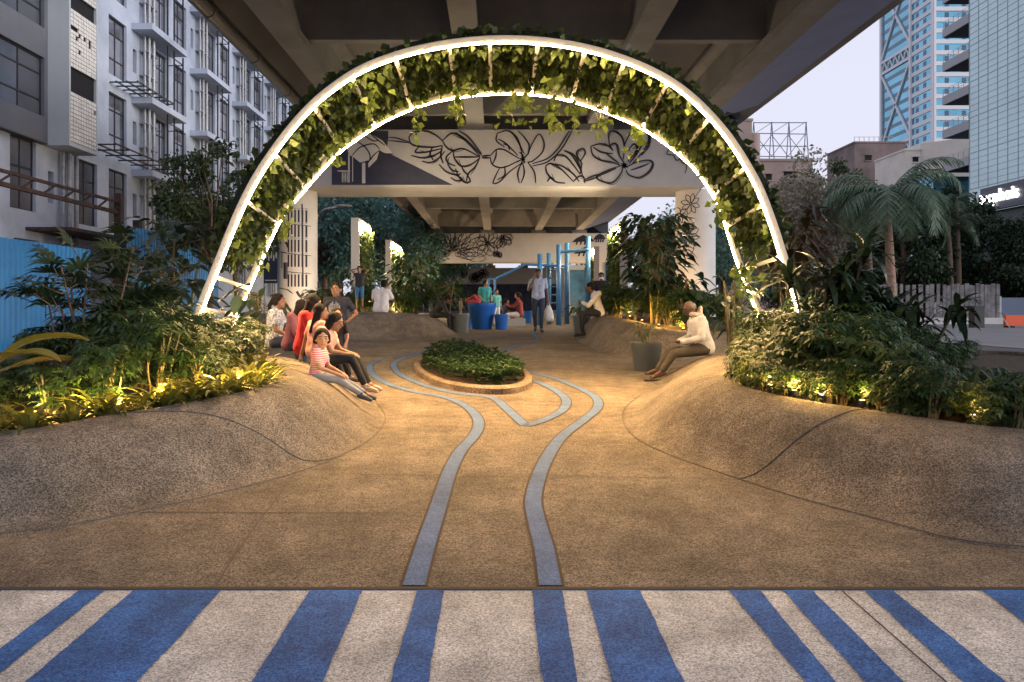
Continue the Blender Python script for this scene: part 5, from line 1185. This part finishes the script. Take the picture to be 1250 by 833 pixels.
SIT = dict(pelvis=(0,0,.11), neck=(0,.05,.60), head=(0,.085,.725), sh=(.185,.04,.54), el=(.235,.12,.28), wr=(.13,.34,.17), hip=(.095,.03,.10), kn=(.12,.42,.09), an=(.12,.45,-.34))
def person(label, loc, rz, s, base, J=None, skin='mid', top=None, bottom=None, shoe=None, hair='short', sleeve='short', legs='long', hs=1.0, yaw=0, pitch=0, vox=.012, mask=None, cut=0, hand=True, hairm=None):
    J0 = dict(base); J0.update(J or {}); t = thing('person', label, 'person', loc, rz); sk = SKINS[skin]
    def g(k, side=None):
        v = J0.get(k + ('_r' if side == 1 else '_l'), J0.get(k)) if side else J0[k]
        v = Vector(v)
        if side: v.x = abs(v.x) * side if (k + ('_r' if side == 1 else '_l')) not in J0 else v.x
        return v * s
    P, N, Hd = g('pelvis'), g('neck'), g('head'); W, C = P.lerp(N, .36), P.lerp(N, .74)
    fat = J0.get('fat', 1.0); body, sh, pt = MB(), MB(), MB()
    X = (g('sh', 1) - g('sh', -1)).normalized(); XP = (g('hip', 1) - g('hip', -1)).normalized()
    def torso(mb, e, lo=0, hi=1):
        q = s * fat
        for sd in (-1, 1):
            p_, w_, c_ = P + XP*sd*.075*q, W + X*sd*.062*q, C + X*sd*.075*q
            capsule(mb, p_, .098*q + e, w_, .088*q + e); capsule(mb, w_, .088*q + e, c_, .10*q + e); capsule(mb, c_, .095*q + e, g('sh', sd) - X*sd*.02*s, .055*s + e)
        capsule(mb, P - XP*.07*q, .098*q + e, P + XP*.07*q, .098*q + e); capsule(mb, W - X*.06*q, .088*q + e, W + X*.06*q, .088*q + e); capsule(mb, C - X*.08*q, .10*q + e, C + X*.08*q, .10*q + e)
        capsule(mb, g('sh', -1), .052*s + e, g('sh', 1), .052*s + e); capsule(mb, C.lerp(N, .6), .07*s + e, N, .052*s + e * .3)
    torso(body, 0); torso(sh, .016*s)
    for sd in (-1, 1):
        a, b, c = g('sh', sd), g('el', sd), g('wr', sd)
        capsule(body, a, .05*s, b, .038*s); capsule(body, b, .038*s, c, .026*s)
        if sleeve == 'short': m_ = a.lerp(b, .62); capsule(sh, a, .062*s, m_, .06*s)
        elif sleeve == 'long': capsule(sh, a, .064*s, b, .054*s); capsule(sh, b, .054*s, c.lerp(b, .06), .044*s)
        else: capsule(sh, a, .058*s, a.lerp(b, .1), .056*s)
        if hand:      # palm, four bent fingers, thumb
            d = (c - b).normalized(); hd = Vector(J0.get('hd_r' if sd == 1 else 'hd_l', J0.get('hd', tuple(d)))).normalized(); up = Vector((0,0,1)); w = hd.cross(up)
            w = w.normalized() if w.length > .2 else X; nn = w.cross(hd).normalized(); k0 = c + hd*.045*s
            capsule(body, c, .026*s, k0 + w*.014*s, .023*s); capsule(body, c, .026*s, k0 - w*.014*s, .023*s); kn = c + hd*.085*s
            for f_, (o, l) in enumerate(((-.027, .062), (-.009, .074), (.009, .07), (.027, .055))):
                k1 = kn + w*o*s; k2 = k1 + (hd - nn*.25).normalized()*l*.5*s; k3 = k2 + (hd - nn*.8).normalized()*l*.5*s
                capsule(body, k0 + w*o*.8*s, .012*s, k1, .0105*s, 8); capsule(body, k1, .0105*s, k2, .0095*s, 8); capsule(body, k2, .0095*s, k3, .008*s, 8)
            th = -X*sd; q1 = c + hd*.025*s + th*.026*s; q2 = q1 + (hd*.7 + th*.7).normalized()*.04*s; capsule(body, q1 - th*.01*s, .014*s, q2, .011*s, 8); capsule(body, q2, .011*s, q2 + (hd + th*.15).normalized()*.03*s, .009*s, 8)
        h_, k_, n_ = g('hip', sd), g('kn', sd), g('an', sd)
        capsule(body, h_, .085*s, k_, .052*s); capsule(body, k_, .052*s, k_.lerp(n_, .3), .055*s); capsule(body, k_.lerp(n_, .3), .055*s, n_, .034*s)
        capsule(pt, h_, .10*s*fat, k_, .066*s)
        if legs == 'long': capsule(pt, k_, .066*s, n_.lerp(k_, .10), .052*s)
        elif legs == 'short': capsule(pt, k_, .07*s, k_.lerp(n_, .06), .068*s)
        fd = Vector(J0.get('foot_r' if sd == 1 else 'foot_l', J0.get('foot', (0, 1, -.28)))); fd = fd.normalized(); heel = n_ - fd*.045*s + Vector((0,0,-.045*s)); toe = n_ + fd*.17*s + Vector((sd*.02*s, 0, -.03*s))
        capsule(body, n_, .034*s, heel, .03*s); capsule(body, heel, .03*s, toe, .024*s); capsule(body, n_, .034*s, n_.lerp(toe, .6), .03*s)
        if shoe is not None:
            z = MB(); capsule(z, heel, .04*s, n_.lerp(toe, .55) + Vector((0,0,-.01*s)), .044*s); capsule(z, n_.lerp(toe, .5) + Vector((0,0,-.012*s)), .044*s, toe, .034*s); capsule(z, n_ + Vector((0,0,.0)), .042*s, heel, .04*s); fuse(z, 'shoe', shoe, t, .010*max(s, .7))
    capsule(pt, P - XP*.075*s*fat, .108*s*fat, P + XP*.075*s*fat, .108*s*fat); capsule(pt, P, .10*s*fat, P.lerp(W, .3), .06*s*fat)
    # head
    q = s * hs; rot = Matrix.Rotation(R(yaw), 3, 'Z') @ Matrix.Rotation(R(pitch), 3, 'X'); F, U, Sx = rot @ Vector((0,1,0)), rot @ Vector((0,0,1)), rot @ Vector((1,0,0))
    capsule(body, C.lerp(N, .7), .055*s, N.lerp(Hd, .6), .05*s)
    body.ball(Hd + U*.022*q, (.074*q, .092*q, .095*q), 18, 12, rot); body.ball(Hd - U*.045*q + F*.022*q, (.056*q, .066*q, .068*q), 16, 10, rot); capsule(body, Hd - U*.088*q + F*.062*q, .022*q, Hd - U*.08*q + F*.05*q, .03*q)
    capsule(body, Hd + F*.088*q + U*.02*q, .011*q, Hd + F*.106*q - U*.018*q, .016*q, 8); capsule(body, Hd + F*.085*q - U*.048*q, .014*q, Hd + F*.08*q - U*.055*q, .016*q, 8)
    for sd in (-1, 1): body.ball(Hd + Sx*sd*.077*q - F*.005*q, (.012*q, .024*q, .034*q), 8, 6, rot); capsule(body, Hd + Sx*sd*.02*q + F*.082*q + U*.036*q, .010*q, Hd + Sx*sd*.05*q + F*.068*q + U*.032*q, .010*q, 8)
    b = fuse(body, 'body', sk, t, vox, 2)
    if vox < .016:
        for sd in (-1, 1):
            e = MB(); c = Hd + Sx*sd*.033*q + F*.077*q + U*.012*q; e.ball(c, (.014*q, .008*q, .0075*q), 10, 8, rot); e = e.build('eye', EYEW, b, True)
            i = MB(); i.ball(c + F*.0045*q, (.009*q, .0055*q, .0075*q), 10, 8, rot); i.build('iris', EYED, e, True)
        e = MB(); 
        for sd in (-1, 1): capsule(e, Hd + Sx*sd*.017*q + F*.0905*q + U*.038*q, .0045*q, Hd + Sx*sd*.052*q + F*.074*q + U*.037*q, .0035*q, 6)
        e.build('eyebrows', HAIR, b, True); e = MB(); capsule(e, Hd - Sx*.018*q + F*.088*q - U*.052*q, .006*q, Hd + Sx*.018*q + F*.088*q - U*.052*q, .006*q, 8); e.build('mouth', LIP, b, True)
    fuse(sh, 'shirt', top, t, max(vox, .013), 3)
    if bottom is not None: fuse(pt, 'trousers', bottom, t, max(vox, .013), 3)
    if hair:
        h = MB(); hm = hairm or HAIR; c = Hd + U*.045*q - F*.02*q
        if hair == 'bald': h.ball(Hd + U*.018*q - F*.026*q, (.0815*q, .078*q, .072*q), 16, 10, rot)
        else:
            h.ball(c, (.089*q, .100*q, .087*q), 18, 12, rot); h.ball(Hd - F*.042*q + U*.005*q, (.084*q, .066*q, .09*q), 16, 10, rot)
            for k in range(9): a_ = -1.2 + 2.4*k/8; capsule(h, c + (Sx*math.sin(a_)*.07 + F*math.cos(a_)*.075)*q + U*.02*q, .024*q, c + (Sx*math.sin(a_)*.08 + F*math.cos(a_)*.088)*q + U*(.004 + .008*((k*7) % 3))*q, .013*q, 8)
        if hair in ('long', 'tail', 'bun'):
            for sd in (-1, 1): capsule(h, Hd + Sx*sd*.070*q + F*.018*q + U*.045*q, .026*q, Hd + Sx*sd*.074*q - F*.03*q - U*.03*q, .03*q)
        if hair == 'long':
            for sd in (-1, 1): capsule(h, Hd + Sx*sd*.074*q - F*.01*q - U*.0*q, .028*q, Hd + Sx*sd*.078*q - F*.04*q - U*.13*q, .026*q)
            dn = Vector((0, -.25, -1)).normalized()
            for o in (-.05, -.017, .017, .05): capsule(h, Hd - F*.06*q + Sx*o*q, .045*q, Hd - F*.085*q + Sx*o*1.1*q + dn*.30*q, .026*q)
        if hair == 'tail': capsule(h, Hd - F*.10*q + U*.02*q, .034*q, Hd - F*.15*q - U*.07*q, .032*q); capsule(h, Hd - F*.15*q - U*.07*q, .032*q, Hd - F*.14*q - U*.2*q, .014*q)
        if hair == 'bun': h.ball(Hd - F*.115*q + U*.02*q, (.045*q, .045*q, .045*q), 12, 8, rot)
        fuse(h, 'hair', hm, t, max(vox, .010), 2)
    if mask is not None:
        mm = MB(); mm.ball(Hd - U*.045*q + F*.035*q, (.060*q, .066*q, .045*q), 14, 8, rot); mm.build('face_mask', mask, t, True)
    return t
def pl(px, py, Y): return at(px, py, Y)
jeans = cloth('faded_grey_jeans', (.22, .24, .28)); dj = cloth('dark_blue_jeans', (.02, .03, .06)); blk = cloth('black_cloth', (.012, .012, .014)); wht = cloth('white_shirt', (.62, .62, .66))
stripes = mat('pink_striped_jersey', (.6, .12, .14), .85); nt = stripes.node_tree; wv_ = nt.nodes.new('ShaderNodeTexWave'); wv_.bands_direction = 'Z'; wv_.inputs['Scale'].default_value = 14; wv_.inputs['Distortion'].default_value = 1.5; wv_.inputs['Detail Scale'].default_value = .6
rp_ = nt.nodes.new('ShaderNodeValToRGB'); rp_.color_ramp.interpolation = 'CONSTANT'; rp_.color_ramp.elements[0].color = (.60, .13, .19, 1); rp_.color_ramp.elements[1].color = (.70, .55, .52, 1); rp_.color_ramp.elements[1].position = .5
tc_ = nt.nodes.new('ShaderNodeTexCoord'); nt.links.new(tc_.outputs['Object'], wv_.inputs['Vector']); nt.links.new(wv_.outputs['Fac'], rp_.inputs[0]); nt.links.new(rp_.outputs[0], nt.nodes['Principled BSDF'].inputs['Base Color'])
pattern = mat('blue_white_print', (.5, .5, .55), .85, ramp=((.05, .08, .2), (.72, .72, .74)), vscale=38, detail=1)
sneak = mat('grey_sneaker', (.06, .07, .08), .6); sole = mat('white_sole', (.7, .68, .64), .6); sandal = mat('dark_sandal', (.02, .016, .014), .6)
p_ = person('little girl in pink striped shirt and faded jeans sitting on the mound', pl(386, 467, 7.5), R(-98), .62, SIT,
       dict(kn=(.075,.40,.06), an=(.085,.80,-.17), wr=(.10,.40,.15), el=(.2,.13,.26), pelvis=(0,0,.10), neck=(0,.07,.585), head=(0,.10,.71), sh=(.145,.06,.53), foot=(.0,1,-.35), fat=.92), 'light', stripes, jeans, sneak, 'tail', hs=1.42, yaw=-62, pitch=-4, vox=.0085)
person('girl in pale pink top and black trousers sitting just behind the striped girl', pl(393, 449, 8.25), R(-95), .78, SIT,
       dict(kn=(.09,.46,.15), an=(.1,.66,-.24), wr=(.08,.42,.2), el=(.2,.2,.25), neck=(0,.12,.55), head=(0,.19,.655)), 'mid', cloth('pale_pink_top', (.62, .33, .27)), blk, cloth('beige_shoe', (.45, .33, .24)), 'long', hs=1.12, pitch=-18, vox=.010)
person('woman in peach top with long dark hair, seen from behind, leaning on one hand', pl(384, 438, 8.8), R(-48), .76, SIT,
       dict(neck=(0,.06,.60), head=(.02,.10,.73), el_l=(-.27,-.02,.27), wr_l=(-.26,-.1,.03), kn=(.12,.42,.12), an=(.12,.55,-.3)), 'mid', cloth('peach_top', (.66, .30, .24)), blk, sandal, 'long', sleeve='short', yaw=-30, vox=.011, hs=1.05)
person('woman in bright red top with black hair sitting among the group on the left mound', pl(368, 434, 9.15), R(-72), .92, SIT, dict(neck=(0,.1,.58), head=(0,.16,.70)), 'mid', cloth('red_top', (.50, .018, .022)), dj, sandal, 'long', sleeve='long', pitch=-14, vox=.012)
person('woman in dusky mauve top between the red and the white patterned women', pl(352, 429, 9.8), R(-75), .86, SIT, dict(neck=(0,.12,.56), head=(0,.2,.67)), 'mid', cloth('mauve_top', (.17, .06, .085)), dj, sandal, 'long', sleeve='long', pitch=-22, vox=.013)
person('woman in white and blue patterned top at the back of the group, face in profile', pl(334, 425, 10.3), R(-92), .90, SIT, {}, 'mid', pattern, dj, sandal, 'tail', vox=.012)
g_ = gp(411, 461)
b_ = person('boy in navy tee and jeans standing with one hand on his hip, facing the camera', (g_.x, g_.y, g_.z), R(176), .80, STAND,
       dict(el_l=(-.36,-.03,1.16), wr_l=(-.19,.06,1.0), hd_l=(1,.3,-.5), fat=1.12, kn_l=(-.15,.03,.5), an_l=(-.2,-.01,.085)), 'mid', cloth('navy_tee', (.014, .016, .035)), cloth('washed_jeans', (.07, .10, .16)), sneak, 'short', hs=1.14, vox=.011)
pr_ = MB(); rr = random.Random(5)
for k, (x, z0, z1) in enumerate(((-.075,.93,1.05),(-.05,.9,1.08),(-.025,.93,1.1),(.0,.92,1.06),(.025,.9,1.1),(.05,.92,1.08),(.075,.94,1.05))): pr_.box(x - .006, x + .006, .112, .124, z0 + .02, z1)
for z in (.95, 1.0, 1.06): pr_.box(-.07, .07, .113, .123, z, z + .008)
pr_.build('shirt_print', cloth('pale_print', (.30, .32, .38)), b_)
g_ = gp(412, 474)
person('small boy in black tee standing in front of the navy shirted boy, looking left', (g_.x, g_.y, g_.z), R(162), .60, STAND, dict(wr=(.2,.04,.88), fat=.95), 'light', cloth('black_tee', (.012,.012,.014)), cloth('dark_trousers', (.02, .024, .035)), sneak, 'short', hs=1.3, yaw=42, vox=.009)
person('girl in dark top and blue shorts standing with hands behind her head', pl(439, 378.5, 19.2), R(180), .66, STAND, dict(el=(.34,.06,1.58), wr=(.12,-.06,1.62), hd_r=(-1,0,0), hd_l=(1,0,0)), 'mid', cloth('dark_vest', (.02,.022,.035)), cloth('blue_shorts', (.05,.16,.34)), None, 'short', sleeve='none', legs='short', hs=1.2, vox=.018)
person('man in white shirt sitting on the middle mound, back turned', pl(465, 383, 18.75), R(-14), 1.04, SIT, dict(neck=(0,.10,.60), head=(.02,.17,.70), el=(.27,.16,.30), fat=1.12), 'dark', wht, blk, sneak, 'short', pitch=-20, vox=.018)
person('dark dressed person bending forward at the right end of the middle mound', pl(529, 389, 19.6), R(-88), .98, SIT, dict(neck=(0,.28,.46), head=(0,.4,.50), sh=(.18,.26,.42), el=(.2,.36,.16), wr=(.12,.5,.1)), 'dark', blk, blk, sneak, 'short', sleeve='long', pitch=-40, vox=.02)
g_ = gp(657, 405.5)
w_ = person('man in light blue shirt and jeans walking with a phone at his ear', (g_.x, g_.y, g_.z), R(180), 1.0, STAND, dict(el_r=(.27,.05,1.14), wr_r=(.13,.12,1.44), hd_r=(-.3,-.2,1), kn_l=(-.09,.10,.5), an_l=(-.08,.12,.09), an_r=(.07,-.10,.12), wr_l=(-.27,.03,.87)), 'dark', cloth('light_blue_shirt', (.30,.34,.48)), dj, blk, 'short', vox=.016)
bag = thing('plastic_bag', 'white plastic carrier bag hanging from the walking man', 'bag', (g_.x + .28, g_.y - .02, g_.z))
mb = MB(); mb.lathe([(.02,.28),(.13,.30),(.15,.4),(.13,.55),(.07,.68),(.02,.76)], 14); mb.v = [(x*.95, y*.5, z) for x, y, z in mb.v]; mb.build('sack', cloth('white_plastic', (.6,.6,.62)), bag, True); h = MB(); h.tube([(-.05,0,.66),(-.03,0,.78),(0,0,.80),(.03,0,.78),(.05,0,.66)], .008, 5); h.build('handles', cloth('white_plastic', (.6,.6,.62)), bag)
person('man in white shirt and dark trousers sitting on the right far mound, facing left', pl(733, 387, 16.9), R(82), .98, SIT, dict(neck=(0,.16,.57), head=(0,.24,.68), el=(.22,.28,.26), wr=(.1,.42,.34), kn=(.12,.44,.08), an=(.12,.42,-.36)), 'dark', wht, cloth('dark_navy_trousers', (.012,.014,.025)), blk, 'short', sleeve='long', pitch=-15, vox=.018)
g_ = (at(734, 400, 21.3).x, 21.3, plaza_z(3, 21.3))
person('man in black with a white face mask standing behind the right far mound', g_, R(175), .97, STAND, dict(el=(.25,.02,1.13), wr=(.07,.22,1.05), hd_r=(-1,.4,0), hd_l=(1,.4,0)), 'dark', blk, blk, blk, 'short', sleeve='long', mask=cloth('white_mask', (.7,.7,.72)), vox=.018)
o_ = person('old balding man in cream shirt with a scarf, sitting barefoot on the right mound', pl(862, 433, 10.55), R(94), .97, SIT, dict(pelvis=(0,.02,.11), neck=(0,.17,.57), head=(0,.245,.675), sh=(.18,.13,.52), el=(.24,.16,.25), wr=(.07,.40,.19), hd=(0,1,.1), kn=(.1,.52,.02), an=(.10,.70,-.235), foot_r=(0,1,-.1), foot_l=(.1,1,-.45), fat=1.1), 'dark', cloth('cream_shirt', (.62,.61,.60)), cloth('olive_trousers', (.075,.062,.045)), None, 'bald', sleeve='long', pitch=-28, yaw=8, vox=.010, hairm=GREYHAIR)
sc_ = MB(); nk = Vector((0,.16,.585))*.97
for k in range(14): a = 6.283*k/14; b2_ = 6.283*(k+1)/14; capsule(sc_, nk + Vector((.085*math.sin(a), .085*math.cos(a), .015*math.cos(a))), .036, nk + Vector((.085*math.sin(b2_), .085*math.cos(b2_), .015*math.cos(b2_))), .036, 8)
capsule(sc_, nk + Vector((0,-.06,.03)), .045, nk + Vector((0,-.075,.10)), .03); fuse(sc_, 'scarf', cloth('beige_scarf', (.50,.42,.34)), o_, .012)
pp = thing('paper_plate', 'white paper with green food held by the old man', 'plate'); c = pl(836, 423, 10.5); mb = MB(); mb.lathe([(.002,0),(.075,.0),(.10,.015),(.10,.019),(.075,.005),(.002,.004)], 20, c); mb.build('plate', wht, pp, True); mb = MB()
for k in range(7): mb.ball((c.x + .03*math.cos(k), c.y + .03*math.sin(k*2), c.z + .016), (.018,.014,.01), 8, 6)
mb.build('food', M['strap'], pp)
sd_ = thing('sandal', 'dark sandal on the ground beside the old man\'s bare foot', 'sandal'); c = gp(797, 466); mb = MB(); mb.box(c.x - .12, c.x + .12, c.y - .045, c.y + .045, c.z + .006, c.z + .03); mb.build('sole', sandal, sd_); mb = MB(); mb.tube([(c.x - .02, c.y - .045, c.z + .02), (c.x - .03, c.y, c.z + .07), (c.x - .02, c.y + .045, c.z + .02)], .012, 6); mb.build('strap', sandal, sd_)
gz_ = lambda px, Y: ((px - CX)*Y/FPX, Y, plaza_z((px - CX)*Y/FPX, Y))
person('woman in teal top with a dark sash standing behind the big blue pot', gz_(592, 23.2), R(200), .86, STAND, dict(wr=(.15,.25,1.0)), 'mid', cloth('teal_top', (.03,.25,.25)), blk, sneak, 'tail', yaw=30, pitch=-15, vox=.02)
person('small child in pale teal top standing right of the big blue pot', gz_(606, 24.0), R(205), .69, STAND, {}, 'mid', cloth('pale_teal_top', (.12,.42,.38)), wht, sneak, 'short', hs=1.2, vox=.02)
person('woman in maroon top and white trousers sitting beside the small blue pots, facing left', pl(635, 387.5, 24.4), R(78), .98, SIT, dict(el=(.24,.2,.35), wr=(.12,.38,.4)), 'mid', cloth('maroon_top', (.17,.025,.025)), wht, sandal, 'tail', sleeve='long', vox=.02)
person('child in navy top and pink trousers sitting beside the maroon dressed woman', pl(616, 389, 24.8), R(-80), .78, SIT, {}, 'mid', cloth('navy_top', (.02,.03,.08)), cloth('pink_trousers', (.55,.14,.18)), sneak, 'short', hs=1.15, vox=.02)
st_ = thing('stone_bench', 'low concrete bench under the seated woman in maroon and the child', 'bench'); a = pl(611, 389, 24.5); b2_ = pl(641, 389, 24.5); MB().box(a.x, b2_.x, 24.15, 25.1, .6, a.z - .01).build('slab', M['conc'], st_)
rbg = thing('red_bag', 'red cloth bundle lying on the rim of the big blue pot', 'bag', pl(577, 371, 21.7)); mb = MB(); capsule(mb, (-.1,0,.06), .13, (.12,.02,.07), .12); capsule(mb, (0,0,.12), .12, (.05,0,.2), .08); fuse(mb, 'bundle', cloth('red_cloth', (.32,.03,.04)), rbg, .02); mb = MB(); mb.tube([(-.08,-.1,.1),(0,-.14,.22),(.1,-.1,.12)], .015, 6); mb.build('straps', blk, rbg)
